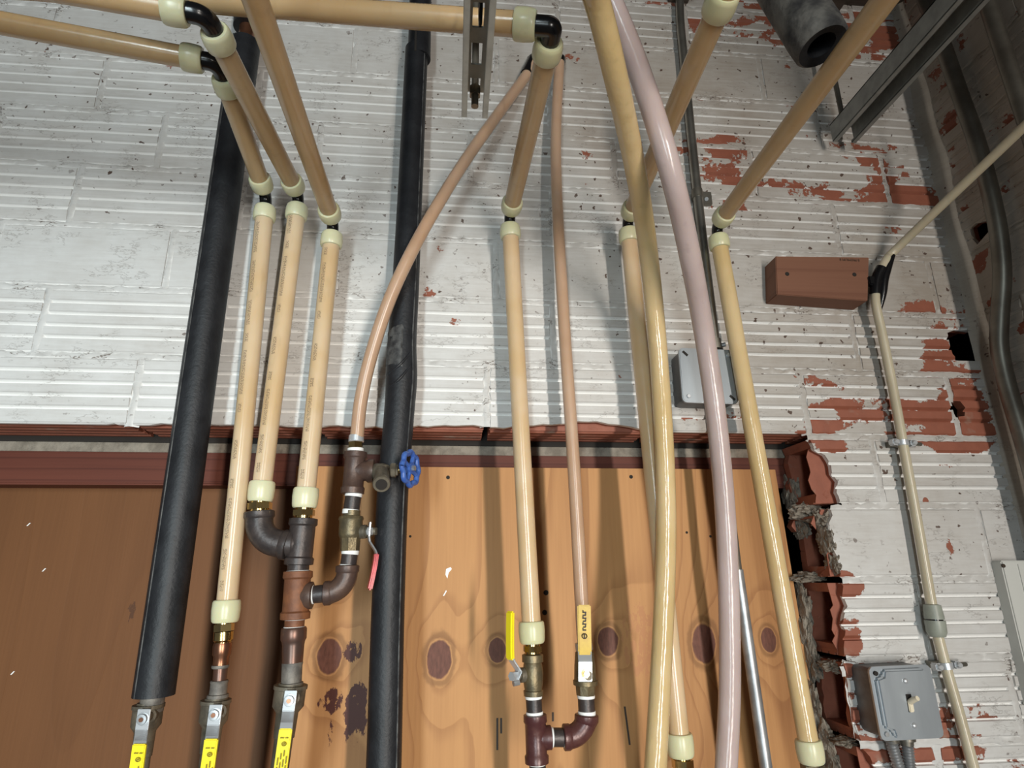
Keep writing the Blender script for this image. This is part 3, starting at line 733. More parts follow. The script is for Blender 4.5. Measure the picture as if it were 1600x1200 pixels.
I2.part('seam', MB().sweep([q+off*r_ for q, r_ in zip(pp, rr)], 0.0012, 8), M_RUBW, s2)
# scuffed patch following the sleeve, and tape folds
mb = MB(); c0 = P(622, 535, Y1)
def patch(mb, v0, v1, a0, a1, lift, nseg=10, na=10, seed=0):
    base = len(mb.v)
    for i in range(nseg+1):
        v = v0+(v1-v0)*i/nseg; k = min(range(len(pp)), key=lambda q: abs(pr(pp[q])[1]-v)); r_ = rr[k]
        for j in range(na+1):
            an = math.radians(a0+(a1-a0)*j/na); e = min(i, nseg-i, j, na-j)
            l_ = (lift if e > 0 else -0.0012)*(0.7+0.9*abs(noise.noise(Vector((i*.7, j*.7, seed)))))
            dirv = RT*math.sin(an)+Vector((0,-1,0))*math.cos(an)
            mb.v.append(P(*( (pr(pp[k])[0]), v), Y1)+dirv*(r_+l_))
    for i in range(nseg):
        for j in range(na): mb.f.append((base+i*(na+1)+j, base+i*(na+1)+j+1, base+(i+1)*(na+1)+j+1, base+(i+1)*(na+1)+j))
patch(mb, 512, 582, -75, 10, 0.0016)
I2.part('scuff', mb, M_RUBW, s2)
for (va, vb) in ((585, 612), (565, 590)):
    I2.part('fold', MB().sweep(catmull([P(628, vb, Y1)+(RT*-0.75+Vector((0,-1,0))*0.66).normalized()*0.0255, P(627, (va+vb)/2, Y1)+Vector((0,-1,0))*0.0258, P(626, va-8, Y1)+(RT*0.7+Vector((0,-1,0))*0.7).normalized()*0.0252], 6), 0.0022, 8), M_RUB, s2)
a, b = P(655, 92, Y1), P(658, -60, Y1)
sleeve(I2, [a, b], 0.0218)
I2.part('split', MB().strip([a+Vector((-0.006, -0.0222, -0.004)), a.lerp(b, .45)+Vector((-0.006, -0.0222, 0))], (0.004, 0, 0), 0.001), M_HOLE, smooth=0)

# ---- open end of a dusty insulated pipe overhead
a = P(1283, 70, -.44); b = P(1190, -75, -.415); d = (b-a).normalized(); r = rad(a, 84)
I3 = Thing('insulation_stub', 'dusty black foam insulation stub with an open end hanging below the ceiling', 'insulation', a)
M_RUBD = simple('dusty_rubber', (0.022, 0.022, 0.024), 0.7, vscale=22, bumps=0.6, bscale=90, col2=(0.16, 0.155, 0.14), bdist=0.003)
mb = MB().sweep([a-d*0.004, a, a+d*0.02, b], [r*0.86, r*0.97, r, r], 30, cap=False)
I3.part('sleeve', mb, M_RUBD)
mb = MB().sweep([a-d*0.004, a-d*0.001, a+d*0.05], [r*0.86, r*0.52, r*0.42], 30, cap=False); I3.part('cut_face', mb, M_RUB)
I3.part('bore', MB().sweep([a+d*0.045, a+d*0.05], [r*0.45, r*0.45], 24), M_HOLE)

# ================================================================== FITTINGS
def rev(T, name, st, mat, Y=YP, parent=None, n=26, sharp=40):
    """turned part: stations (u, v, width in px) along a straight axis in the plane Y"""
    a = P(st[0][0], st[0][1], Y); b = P(st[-1][0], st[-1][1], Y); d = (b-a).normalized()
    return T.part(name, MB().lathe(a, d, [((P(u, v, Y)-a).dot(d), rad(P(u, v, Y), w_)) for u, v, w_ in st], n), mat, parent, sharp)
def hexpart(T, name, st, mat, Y=YP, parent=None):
    return rev(T, name, st, mat, Y, parent, n=6, sharp=20)
def V3(u, v, Y=YP): return P(u, v, Y)
def thing_at(name, label, cat, u, v, Y=YP, group=None): return Thing(name, label, cat, P(u, v, Y), group)

def nipple(label, u0, v0, u1, v1, w_, mat=M_IRON, tape=True, Y=YP):
    T = thing_at('pipe_nipple', label, 'pipe fitting', u1, v1, Y)
    rev(T, 'barrel', [(u0, v0, w_), (u1, v1, w_)], mat, Y)
    if tape:
        f = lambda t: (u0+(u1-u0)*t, v0+(v1-v0)*t)
        kk = 30.0/max(30.0, abs(v1-v0)+abs(u1-u0))
        for t0, t1 in ((-0.02*kk, 0.24*kk), (1-0.26*kk, 1+0.02*kk)):
            rev(T, 'thread_tape', [(*f(t0), w_*1.03), (*f(t0+.02*kk), w_*1.07), (*f(t1-.02*kk), w_*1.06), (*f(t1), w_*1.02)], M_TAPE, Y)
    return T
def iron_elbow(label, A, C, B, wA, wB, mat, Y=YP, YB=None, R=0.03):
    a, c, b = P(*A, Y), P(*C, Y), P(*B, YB if YB is not None else Y)
    T = Thing('pipe_elbow', label, 'pipe fitting', c); r = rad(c, (wA+wB)/2)
    T.part('body', MB().sweep(bend(a, c, b, R, 10), r*0.97, 26), mat)
    for e in (a, b):
        d = (c-e).normalized(); T.part('collar', MB().lathe(e-d*0.001, d, [(0, r*0.86), (0.0005, r*1.02), (0.0015, r*1.08), (0.0085, r*1.08), (0.011, r*0.98), (0.0145, r*0.88)], 26), mat)
    return T
def iron_tee(label, A, B, C, w_, mat, wC, Y=YP, YC=None, mat2=None):
    a, b = P(*A, Y), P(*B, Y); c = P(*C, YC if YC is not None else Y); d = (b-a).normalized(); r = rad(a.lerp(b, .5), w_)
    o = a+d*((c-a).dot(d)); L = (b-a).length
    T = Thing('pipe_tee', label, 'pipe fitting', b)
    T.part('body', MB().lathe(a, d, [(0, r*0.9), (0.0008, r*1.08), (0.009, r*1.10), (0.0115, r*0.97), (L-0.0115, r*0.97), (L-0.009, r*1.10), (L-0.0008, r*1.08), (L, r*0.9)], 28), mat)
    e = (c-o).normalized(); LC = (c-o).length; rc = rad(c, wC)
    T.part('branch', MB().lathe(o, e, [(0, rc*0.92), (LC-0.012, rc*0.94), (LC-0.009, rc*1.08), (LC-0.001, rc*1.08), (LC, rc*0.9)], 26), mat2 or mat)
    return T, o, c, e

# --- brass adapters under the rings
def adapter(label, st, hexst, Y=YP, mat=M_BRASS):
    T = thing_at('brass_adapter', label, 'pipe fitting', st[-1][0], st[-1][1], Y)
    rev(T, 'barrel', st, mat, Y)
    hexpart(T, 'hex_collar', hexst, mat, Y)
    return T
adapter('shiny brass adapter under the printed pipe beside the insulated one', [(351,968,26),(351,975,26),(350.8,976,20),(350,986,20),(350,987,29),(349.5,1000,29),(349,1003,24),(348.5,1007,24)], [(350.5,975,30),(350,986,30)])
adapter('brass adapter between the left pex ring and the black iron elbow', [(407,783,28),(405.5,803,28)], [(406.5,786,37),(406,796,37)])
adapter('brass adapter between the pex ring and the black iron tee', [(476,793,26),(474,812,26)], [(475.5,797,34),(475,806,34)])
adapter('brass adapter between the pex ring and the side-handled ball valve', [(831.5,1003,24),(832,1026,24)], [(832,1009,31),(832,1018,31)])
adapter('small brass adapter under the pex ring behind the yellowed hose', [(1065,1180,26),(1068,1240,26),(1092,1500,26)], [(1066,1186,34),(1067,1200,34)])
adapter('dull brass adapter under the pex ring at the broken wall edge', [(1268,1190,30),(1274,1250,30),(1318,1500,30)], [(1269,1194,36),(1271,1208,36)], mat=M_OLDBR)

# --- left manifold
iron_elbow('black iron elbow curving from the pex adapter towards the tee', (405.5,800), (405,843), (450,852), 44, 42, M_IRON, R=0.034)
T = thing_at('pipe_nipple', 'short black close nipple between the iron elbow and the tee', 'pipe fitting', 446, 851)
rev(T, 'barrel', [(440,849,31),(459,853,31)], M_IRON); rev(T, 'thread_tape', [(447,851,36),(450,852,36)], M_TAPE)
iron_tee('black iron tee under the printed pipe, elbow joined to its side', (474.5,810), (466.5,883), (449,850), 40, M_IRON, 39)
nipple('short black nipple between the iron tee and the rusty tee', 466.5, 878, 465.5, 896, 33, M_IRON)
iron_tee('large rust-orange iron tee with a side branch', (466,892), (461,968), (489,930), 41, M_RUST, 38, mat2=M_BIRON)
nipple('orange rusted nipple between the rusty tee and the copper adapter', 461, 964, 459.5, 984, 30, M_RUST, True)
nipple('short dark nipple joining the rusty tee to the brown elbow', 484, 929.5, 517, 926, 27, M_IRON)
iron_elbow('brown iron elbow turning up to the red lever valve', (507,927), (541,925), (543,884), 34, 34, M_BIRON, R=0.028)
nipple('dark taped nipple between the brown elbow and the red lever valve', 547.5, 860, 543.5, 889, 25)
nipple('dark taped nipple between the red lever valve and the hose bib tee', 553, 770, 548, 803, 25)
iron_tee('dark brown iron tee carrying the hose bib with the blue wheel', (556,706), (550.5,772), (585,736), 33, M_BIRON, 34)
T = thing_at('hose_barb', 'silver clamped hose barb on top of the hose bib tee', 'pipe fitting', 555.5, 708)
rev(T, 'clamp', [(557,680,21),(557,681,23),(556.5,690,24),(556.5,691,22)], M_STEEL)
hexpart(T, 'hex_nut', [(556,691,23),(555.7,701,23)], M_BRASS); rev(T, 'thread_tape', [(555.6,701,25),(555.4,708,25)], M_TAPE)

# --- hose bib with blue wheel
HB = thing_at('hose_bib', 'bronze hose bib with an open spout and a blue handwheel', 'valve', 594, 745)
Yb = YP-0.036
HB.part('thread_tape', MB().lathe(P(580,737,YP), P(618,737,Yb)-P(580,737,YP), [(0, .0102), (.005, .0108)], 20), M_TAPE)
HB.part('body', MB().lathe(P(584,737,YP), P(618,737,Yb)-P(584,737,YP), [(0, .0098), (.004, .0115), (.008, .0128), (.022, .0125), (.026, .0108), (.030, .0105)], 22), M_GREYBR)
rev(HB, 'bonnet', [(610,735,20),(612,735,24),(618,735,24),(619,735,19),(622,735,18)], M_GREYBR, Yb, n=6, sharp=20)
rev(HB, 'stem', [(617,735,8),(618,735,11),(628,734,11),(640,733,7)], M_BRASS, Yb)
sp0 = P(597,739,Yb); sp1 = P(596,757,Yb-0.034); dd = (sp1-sp0).normalized(); Ls = (sp1-sp0).length
HB.part('spout', MB().lathe(sp0, dd, [(0, .0105), (Ls-.010, .0108), (Ls-.009, .0122), (Ls-.001, .0122), (Ls, .0115), (Ls+.00005, .0085), (Ls-.0001+.0003, .0084)], 24), M_GREYBR)
HB.part('spout_bore', MB().cyl(sp1-dd*0.001, sp1+dd*0.0008, 0.0082, 20), M_HOLE)
wc = P(641,732,Yb); wx = (Vector((0.90, -0.42, 0.02))).normalized(); e1 = wx.cross(Vector((0,0,1))).normalized(); e2 = e1.cross(wx); rw = 0.0235
rim = []
for i in range(48):
    an = 2*math.pi*i/48; k = rw*(1+0.075*math.cos(8*an)); rim.append(wc+(e1*math.cos(an)+e2*math.sin(an))*k)
HB_w = HB.part('handwheel', MB().sweep(rim+[rim[0]], 0.0042, 10, cap=False), M_BLUE)
mb = MB()
for i in range(4):
    an = 2*math.pi*i/4+0.4; mb.sweep([wc+(e1*math.cos(an)+e2*math.sin(an))*0.005, wc+(e1*math.cos(an)+e2*math.sin(an))*0.0225], 0.0035, 8)
mb.cyl(wc-wx*0.005, wc+wx*0.004, 0.0085, 16); HB.part('spokes', mb, M_BLUE, HB_w)
HB.part('wheel_nut', MB().cyl(wc+wx*0.003, wc+wx*0.008, 0.0042, 6), M_STEELM, HB_w)

# --- red lever valve
RV = thing_at('ball_valve', 'tarnished brass ball valve with a hanging red lever', 'valve', 546, 862)
rev(RV, 'body', [(549.5,798,27),(549,806,27),(549,807,36),(548.8,811,39),(548.5,814,36),(548,835,36),(547.5,838,34),(547.3,841,31)], M_OLDBR)
rev(RV, 'end_hex', [(547.4,838,32),(546.5,861,30)], M_OLDBR, n=8, sharp=20)
RV.part('stem', MB().lathe(P(562,831,YP), Vector((1,-0.25,0.02)), [(0,.010),(.010,.010),(.0105,.0075),(.018,.0075),(.0185,.0055),(.026,.0055)], 16), M_GREYBR)
lw = Vector((0.25, -0.95, 0)).normalized()*0.015
hp = [P(578,816,-.075), P(576,838,-.075), P(577,846,-.076), P(586,860,-.080), P(588,866,-.082)]
hd = RV.part('handle', MB().strip(hp, lw, 0.0022), M_STEELM, smooth=0, bevel=0.0005)
RV.part('handle_sleeve', MB().strip([P(588,864,-.082), P(586,880,-.084), P(581,905,-.086), P(577,922,-.087)], lw*1.15, 0.0062), M_RED, hd, smooth=30, bevel=0.002)
RV.part('handle_nut', MB().cyl(P(575,830,-.075), P(581,830,-.077), 0.006, 6), M_STEEL, hd)

# --- three valves along the bottom left
def text_on(T, s, size, origin, xdir, ydir, mat, parent, squash=1.0):
    c = bpy.data.curves.new('print', 'FONT'); c.body = s; c.size = size; c.align_x = 'LEFT'; c.align_y = 'CENTER'
    t = bpy.data.objects.new('print', c); COL.objects.link(t); bpy.context.view_layer.update()
    me = evaluated(t); bpy.data.objects.remove(t)
    xd = Vector(xdir).normalized(); yd = Vector(ydir).normalized(); zd = xd.cross(yd); o = Vector(origin)
    for v_ in me.vertices: v_.co = o+xd*(v_.co.x*squash)+yd*v_.co.y+zd*v_.co.z-T.a
    me.materials.clear()
    return link('lettering', me, mat, parent)

def bottom_valve(label, cx, v0, sc, bodyw, hx, hv, hl, hw, Y):
    """dusty bronze ball valve whose lever hangs down the front; cx/v0: top centre px"""
    T = thing_at('ball_valve', label, 'valve', cx, v0, Y)
    lean = lambda dv: cx-0.135*dv*sc
    st = [(lean(0), v0, bodyw*.72), (lean(3), v0+3, bodyw*.74), (lean(3.2), v0+3.2, bodyw), (lean(9), v0+9, bodyw), (lean(10), v0+10, bodyw*.93), (lean(36), v0+36, bodyw*.93), (lean(40), v0+40, bodyw*.82), (lean(46), v0+46, bodyw*.66), (lean(85), v0+85, bodyw*.62), (lean(86), v0+86, bodyw*.55), (lean(420), v0+420, bodyw*.52)]
    rev(T, 'body', st, M_GREYBR, Y)
    yo = Y-0.030; p0 = P(hx, hv, yo)
    T.part('stem', MB().lathe(p0+Vector((0, 0.024, 0)), Vector((0,-1,0)), [(0,.009),(.008,.009),(.0085,.006),(.026,.006)], 16), M_GREYBR)
    wv = RT*(hw*depth(p0)/F)
    dx = -0.135
    q = lambda dv, y: P(hx+dx*dv, hv+dv, y)
    hd = T.part('handle', MB().strip([q(-15, yo), q(17, yo), q(26, yo-.005), q(36, yo-.016), q(44, yo-.019), q(48, yo-.02)], wv, 0.0024), M_STEEL, smooth=30, bevel=0.0005)
    sl_ = T.part('handle_sleeve', MB().strip([q(hl, yo-.0197), q(hl+40, yo-.021), q(hl+150, yo-.026)], wv*1.02, 0.0050), M_YELH, hd, smooth=30, bevel=0.0012)
    nrm = Vector((0,-1,0))
    T.part('handle_nut', MB().lathe(p0+Vector((0, -0.001, 0)), nrm, [(0, .0078), (.001, .0078), (.0012, .0062), (.005, .006), (.0052, .0032), (.0054, .003)], 20), M_STEELM, hd)
    T.part('stem_tip', MB().cyl(p0+Vector((0, -0.005, 0)), p0+Vector((0, -0.0072, 0)), 0.0028, 10), M_COP, hd)
    # print on the sleeve: a heading, a round emblem and long lines of small type
    yy = yo-.0245; c = q(hl+15, yy)
    down = (q(hl+120, yo-.0285)-q(hl+15, yo-.0235)).normalized(); xr_ = RT
    mb = MB()
    for k in range(8):
        if k != 4: q1 = c+xr_*wv.length*(-.33+k*.082); mb.strip([q1-down*wv.length*.035, q1+down*wv.length*.035], xr_*wv.length*.06, 0.0005)
    T.part('heading_print', mb, M_INKY, sl_, smooth=0)
    cc = c+down*wv.length*.42
    mb = MB(); e = []
    for i in range(17): an = 2*math.pi*i/16; e.append(cc+(xr_*math.cos(an)*1.15-down*math.sin(an)*0.85)*wv.length*.15)
    mb.sweep(e, 0.0005, 6, cap=False); mb.box(cc, (wv.length*.16, 0.0006, wv.length*.08)); T.part('emblem', mb, M_INKY, sl_)
    for i, (o_, s0) in enumerate(((-.33, 1.35), (-.12, 1.05), (.10, .85), (.32, 1.25))):
        mb = MB(); L = wv.length
        for k in range(7):
            s1 = c+xr_*L*o_+down*(L*(s0+k*0.62)); mb.strip([s1, s1+down*L*(0.42 if (k+i) % 3 else 0.52)], xr_*L*.075, 0.0005)
        T.part('fine_print', mb, M_INKY, sl_, smooth=0)
    return T
bottom_valve('dusty ball valve with a yellow lever under the insulated pipe', 233, 1097, 1.0, 46, 224, 1123, 39, 20, Y1)
bottom_valve('dusty ball valve with a yellow lever under the copper reducer', 338, 1090, 1.0, 45, 336, 1116, 38, 20, YP)
bottom_valve('dusty ball valve with a yellow lever standing below the rusty tee', 455, 1067, 1.0, 51, 453, 1094, 44, 19, YP)
T = thing_at('copper_reducer', 'stepped copper reducer above the middle yellow lever valve', 'pipe fitting', 340, 1090)
rev(T, 'upper_socket', [(348.5,1004,26),(348,1009,28),(347,1022,27),(346.5,1026,23),(345,1040,23)], M_COP)
rev(T, 'copper_tube', [(345.5,1036,21),(343,1066,20)], M_DCOP)
rev(T, 'solder_band', [(344.5,1039,25),(344.2,1042,26),(344,1044,24)], M_DUST)
rev(T, 'adapter', [(343,1063,25),(342.8,1065,27),(342,1068,25),(341,1084,26),(340.8,1085,31),(340,1090,32)], M_DUST)
T = thing_at('copper_coupling', 'brown copper coupling under the rusted nipple', 'pipe fitting', 457, 1040)
rev(T, 'socket', [(459.5,980,36),(459.3,983,39),(459,998,39),(458.5,1002,35),(458,1008,33),(457,1036,31)], M_DCOP)
rev(T, 'solder_band', [(457,1034,30),(457,1036,32),(456.8,1040,31)], M_DUST)
rev(T, 'adapter', [(456.5,1039,31),(455.5,1066,31),(455.3,1067,36),(455,1072,36)], M_DUST)

# --- right manifold
VA = thing_at('ball_valve', 'brass ball valve with its yellow lever folded upright at the side', 'valve', 833, 1087)
rev(VA, 'body', [(832,1021,24),(832,1023,33),(832,1034,33),(832,1035,27),(832.5,1038,29),(832.8,1052,32),(833,1068,30),(833.3,1078,27),(833.3,1079,31),(833.5,1087,30)], M_OLDBR)
VA.part('stem', MB().lathe(P(824,1054,YP), Vector((-1,-0.35,0)), [(0,.010),(.012,.010),(.0125,.0068),(.018,.0068),(.0185,.0045),(.026,.0045)], 16), M_GREYBR)
lw = Vector((0.55, -0.83, 0)).normalized()*0.013
hp = [P(806,1062,-.082), P(811,1049,-.082), P(801,1034,-.084), P(798,1028,-.085)]
hd = VA.part('handle', MB().strip(hp, lw, 0.0022), M_STEEL, smooth=0, bevel=0.0005)
VA.part('handle_sleeve', MB().strip([P(797.5,1031,-.085), P(797,1015,-.085), P(797,980,-.085), P(797.5,955,-.085)], lw*1.1, 0.0066), M_YELH, hd, smooth=30, bevel=0.002)
VA.part('handle_nut', MB().cyl(P(807,1056,-.080), P(799,1057,-.087), 0.0062, 6), M_STEEL, hd)
VA.part('stop_screw', MB().cyl(P(811,1066,-.075), P(802,1068,-.078), 0.004, 8), M_STEELM)
nipple('dark nipple between the side-handled valve and the maroon tee', 833.5, 1085, 835.5, 1119, 25)
iron_tee('maroon iron tee under the side-handled valve', (836,1116), (839,1193), (862,1152), 34, M_MAROON, 32)
nipple('dark nipple leaving the bottom of the maroon tee', 839.5, 1188, 853, 1480, 26)
nipple('short dark nipple between the maroon tee and the brown elbow', 857, 1152, 888, 1152, 27)
iron_elbow('scratched brown iron elbow turning up under the worn yellow lever valve', (881,1152), (916,1150), (916.5,1117), 34, 36, M_MAROON, R=0.028)
nipple('dark taped nipple between the scratched elbow and the worn yellow lever valve', 915.5, 1084, 917, 1118, 26)
VB = thing_at('ball_valve', 'brass ball valve with a worn yellow lever pointing up its front', 'valve', 915.5, 1086)
rev(VB, 'body', [(913,1012,24),(913.3,1018,24),(913.3,1019,29),(914,1040,33),(914.3,1062,35),(914.5,1063,39),(914.7,1070,38),(915,1071,32)], M_OLDBR)
rev(VB, 'end_hex', [(915,1070,32),(915.5,1086,30)], M_OLDBR, n=8, sharp=20)
VB.part('crimp', MB().cyl(P(911.5,1004,YP), P(913,1016,YP), 0.0125), M_STEELM)
wv = RT*0.019
yo = YP-0.034
hd = VB.part('handle', MB().strip([P(914.5,1065,yo), P(914.5,1034,yo), P(914,1027,yo-.006), P(913.7,1018,yo-.012)], wv, 0.0024), M_STEEL, smooth=30, bevel=0.0006)
VB.part('stem', MB().lathe(P(914.5,1052,YP-.014), Vector((0,-1,0)), [(0,.009),(.008,.009),(.0085,.006),(.022,.006)], 16), M_GREYBR)
VB.part('handle_nut', MB().lathe(P(914.5,1052,yo), Vector((0,-1,0)), [(0, .0062), (.003, .0062), (.0032, .003), (.005, .003)], 6), M_BRASS, hd)
slv = VB.part('handle_sleeve', MB().strip([P(913.7,1023,yo-.010), P(913.5,1005,yo-.012), P(912.8,970,yo-.012), P(912.5,945,yo-.011)], wv*0.98, 0.0055), M_YELD, hd, smooth=30, bevel=0.0016)
mb = MB(); cc = P(913.3, 994, yo-.0158); e = [cc+(RT*math.cos(2*math.pi*i/16)+UP*math.sin(2*math.pi*i/16))*0.0033 for i in range(17)]
mb.sweep(e, 0.0007, 6, cap=False); mb.box(cc, (0.0016, 0.0006, 0.0045)); VB.part('emblem', mb, M_INK, slv)
mb = MB()
for k, wl in enumerate((.9, .6, 1.0, .7, 1.0, .8, .95)):
    q1 = P(913.2, 984.5-k*4.6, yo-.0158); mb.strip([q1-RT*.0027*wl, q1+RT*.0027*wl], Vector((0, 0, .0019)), .0005); mb.strip([q1+RT*.0018*(1 if k % 2 else -1), q1+RT*.0018*(1 if k % 2 else -1)+Vector((0, 0, .003))], RT*.0014, .0005)
VB.part('word_print', mb, M_INK, slv, smooth=0)

# ================================================================== ELECTRICAL
# --- conduit, strap and junction box on the back wall
pts = [P(u, v, y) for u, v, y in [(1061,-40,-.018),(1063,30,-.018),(1067,75,-.018),(1074,150,-.018),(1082,230,-.018),(1094,340,-.02),(1118,541,-.026)]]
cpt = single('conduit', 'thin steel conduit running up the wall from the junction box behind the hoses', 'conduit', MB().sweep(catmull(pts, 6), 0.0088, 18), M_EMT)
T = thing_at('conduit_strap', 'small steel strap holding the thin conduit to the wall', 'strap', 1090, 305, -.01)
T.part('band', MB().lathe(P(1088.5,297,-.0185), P(1091,318,-.0185)-P(1088.5,297,-.0185), [(0,.0098),(.0005,.0108),(.017,.0108),(.0175,.0098)], 18), M_EMTD)
T.part('tab', MB().bbox(P(1093,318,-.008), P(1109,303,-.0005)), M_EMTD, bevel=0.001)
T.part('screw', MB().cyl(P(1104,311,-.008), P(1104,311,-.0115), 0.004, 8), M_STEELM)

def cover_poly(w_, h_, notch):
    a, b = w_/2, h_/2; r = 0.008; out = []
    for sx, sz, a0 in ((1, 1, 0), (-1, 1, 90), (-1, -1, 180), (1, -1, 270)):
        for i in range(4):
            an = math.radians(a0+i*30); out.append(Vector((sx*(a-r)+r*math.cos(an), 0, sz*(b-r)+r*math.sin(an))))
    return out
def place(T, name, polyl, c, rot, y0, y1, mat, parent=None, bevel=0.0):
    pts = [c+rot @ p+Vector((0, y0, 0)) for p in polyl]
    return T.part(name, MB().prism(pts, (0, y1-y0, 0)), mat, parent, smooth=30, bevel=bevel)
JB = thing_at('junction_box', 'square steel junction box with a blank cover behind the pinkish hose', 'junction box', 1106, 628, 0)
c = (P(1066,546,-.045)+P(1152,628,-.045)+P(1062,546,-.045)+P(1150,541,-.045))/4; c = (P(1064,548,-.045)+P(1151,626,-.045))/2; c.y = 0
rot = Matrix.Rotation(math.radians(1.0), 3, 'Y'); sz = 0.098
place(JB, 'box', cover_poly(sz*.96, sz*.96, 0), c, rot, 0.003, -0.040, M_BOXD)
cv = place(JB, 'cover', cover_poly(sz, sz, 0), c, rot, -0.038, -0.045, M_BOX, bevel=0.0012)
for sx, sz_, scr in ((-1, 1, 0), (1, 1, 1), (-1, -1, 1), (1, -1, 0)):
    q = c+rot @ Vector((sx*.0385, 0, sz_*.0385)); q.y = -0.0452
    dvec = Vector((sx, 0, sz_)).normalized()
    if scr: JB.part('screw', MB().cyl(q, q+Vector((0,-0.0025,0)), 0.0035, 10, 0.0006), M_STEEL, cv)
    else: JB.part('screw_slot', MB().strip([q-Vector((.004, 0, -sx*sz_*-.004)), q+Vector((.004, 0, sx*sz_*.004))], Vector((-sx*sz_*.003, 0, .003)), 0.001), M_HOLE, cv, smooth=0)
JB.part('connector', MB().lathe(P(1116.5,530,-.026), P(1118,545,-.026)-P(1116.5,530,-.026), [(0,.0098),(.001,.0112),(.010,.0112),(.0105,.0128),(.02,.0128)], 14), M_EMTD)
JB.part('connector_screw', MB().cyl(P(1124,540,-.03), P(1134,538,-.036), 0.004, 8), M_STEELM)

LC = Thing('conduit', 'bright steel conduit leaving the junction box and dropping in front of the plywood', 'conduit', P(1195, 1200, -.03))
LC.part('upper_tube', MB().sweep([P(1119,622,-.026), P(1152,895,-.03)], 0.0078, 18), M_EMTD)
LC.part('lower_tube', MB().sweep([P(1152,890,-.03), P(1197,1200,-.03), P(1240,1500,-.03)], 0.0090, 18), M_STEELM)

# --- switch box
SB = thing_at('light_switch', 'steel surface box with an ivory toggle switch beside the broken tiles', 'switch', 1420, 1150, 0)
c = (P(1367,1047,-.052)+P(1473,1150,-.052))/2; c.y = 0; rot = Matrix.Rotation(math.radians(-1.0), 3, 'Y'); sz = 0.100
place(SB, 'box', cover_poly(sz*.95, sz*.95, 0), c, rot, 0.003, -0.046, M_BOXD)
cv = place(SB, 'cover', cover_poly(sz, sz, 0), c, rot, -0.043, -0.047, M_BOX)
oct_ = [Vector((x_, 0, z_)) for x_, z_ in [(-.044,-.032),(-.033,-.036),(-.031,-.046),(.038,-.046),(.040,-.037),(.046,-.034),(.046,.034),(.034,.046),(-.030,.046),(-.033,.037),(-.044,.034)]]
rb = place(SB, 'raised_cover', oct_, c, rot, -0.045, -0.0545, M_BOX, cv, bevel=0.0028)
for x_, z_ in ((0, .030), (0, -.030)):
    q = c+rot @ Vector((x_, 0, z_)); q.y = -0.0545; SB.part('screw', MB().lathe(q, (0,-1,0), [(0,.0042),(.001,.004),(.0024,.0026),(.003,.0005)], 14), M_STEEL, cv)
for x_, z_ in ((-.041, -.041), (-.041, .041)):
    q = c+rot @ Vector((x_, 0, z_)); q.y = -0.047; SB.part('corner_screw', MB().cyl(q, q+Vector((0,-.003,0)), 0.0034, 8), M_STEELM if z_ < 0 else M_HOLE, cv)
q = c.copy(); q.y = -0.0546
SB.part('toggle_slot', MB().box(q, (0.0085, 0.001, 0.024)), M_HOLE, cv, smooth=0)
tg = SB.part('toggle', MB().box(q+Vector((0, -0.0012, -.004)), (0.0075, 0.004, 0.016)), M_IVORY, cv, bevel=0.0012)
SB.part('toggle_lever', MB().sweep([q+Vector((0, 0, .001)), q+Vector((.0015, -.008, .006)), q+Vector((.003, -.015, .009))], [.0042, .0040, .0034], 12), M_IVORY, cv)
for i, (u, v, u2, v2) in enumerate(((1391,1153,1412,1225), (1417,1157,1424,1225))):
    a = P(u, v, -.022); b = P(u2, v2, -.018)
    T = Thing('flex_conduit', ('armoured flexible cable leaving the switch box, nearer the broken tiles', 'armoured flexible cable leaving the middle of the switch box underside')[i], 'cable', b)
    n = 60; rr_ = [0.0078+0.0011*math.cos(i_*math.pi) for i_ in range(n+1)]; b2 = a+(b-a)*2.0
    T.part('armour', MB().sweep([a.lerp(b2, k/n) for k in range(n+1)], rr_, 14), M_STEELM)
    T.part('connector', MB().lathe(a+Vector((0,0,.012)), b-a, [(0,.011),(.006,.011),(.0062,.013),(.011,.013),(.0112,.010),(.018,.0095)], 14), M_EMTD)

# --- grey pex run down the right with coupling and clamps
G = Thing('pex_pipe', 'slim greyish pex pipe dropping past the switch box with a grey coupling', 'pipe', P(1525, 1215, -.02))
up_ = PX(1760, 40, 0.90)
gp = [up_, PX(1600,198,0.90), P(1410,380,-.055), P(1384,408,-.045), P(1371,436,-.04), P(1368,470,-.036), P(1378,520,-.030), P(1394,600,-.024), P(1411,693,-.022), P(1434,820,-.022), P(1459,962,-.022), P(1477,1038,-.022), P(1500,1120,-.022), P(1524,1210,-.022), P(1560,1340,-.022), P(1605,1500,-.022)]
G.part('tube', MB().sweep(catmull(gp, 8), 0.0079, 18), M_GREYPEX)
a, b = P(1456,944,-.022), P(1465,995,-.022)
G.part('coupling', MB().lathe(a, b-a, [(0,.009),(.001,.0125),(.018,.0142),(.0225,.0142),(.0226,.0118),(.0245,.0118),(.0246,.0150),(.042,.0145),(.049,.0115),(.0495,.009)], 20), M_GREYPL)
a2 = a+(b-a).normalized()*.0226
G.part('coupling_band', MB().lathe(a2, b-a, [(0,.0122),(.002,.0122)], 20), M_BLACK)
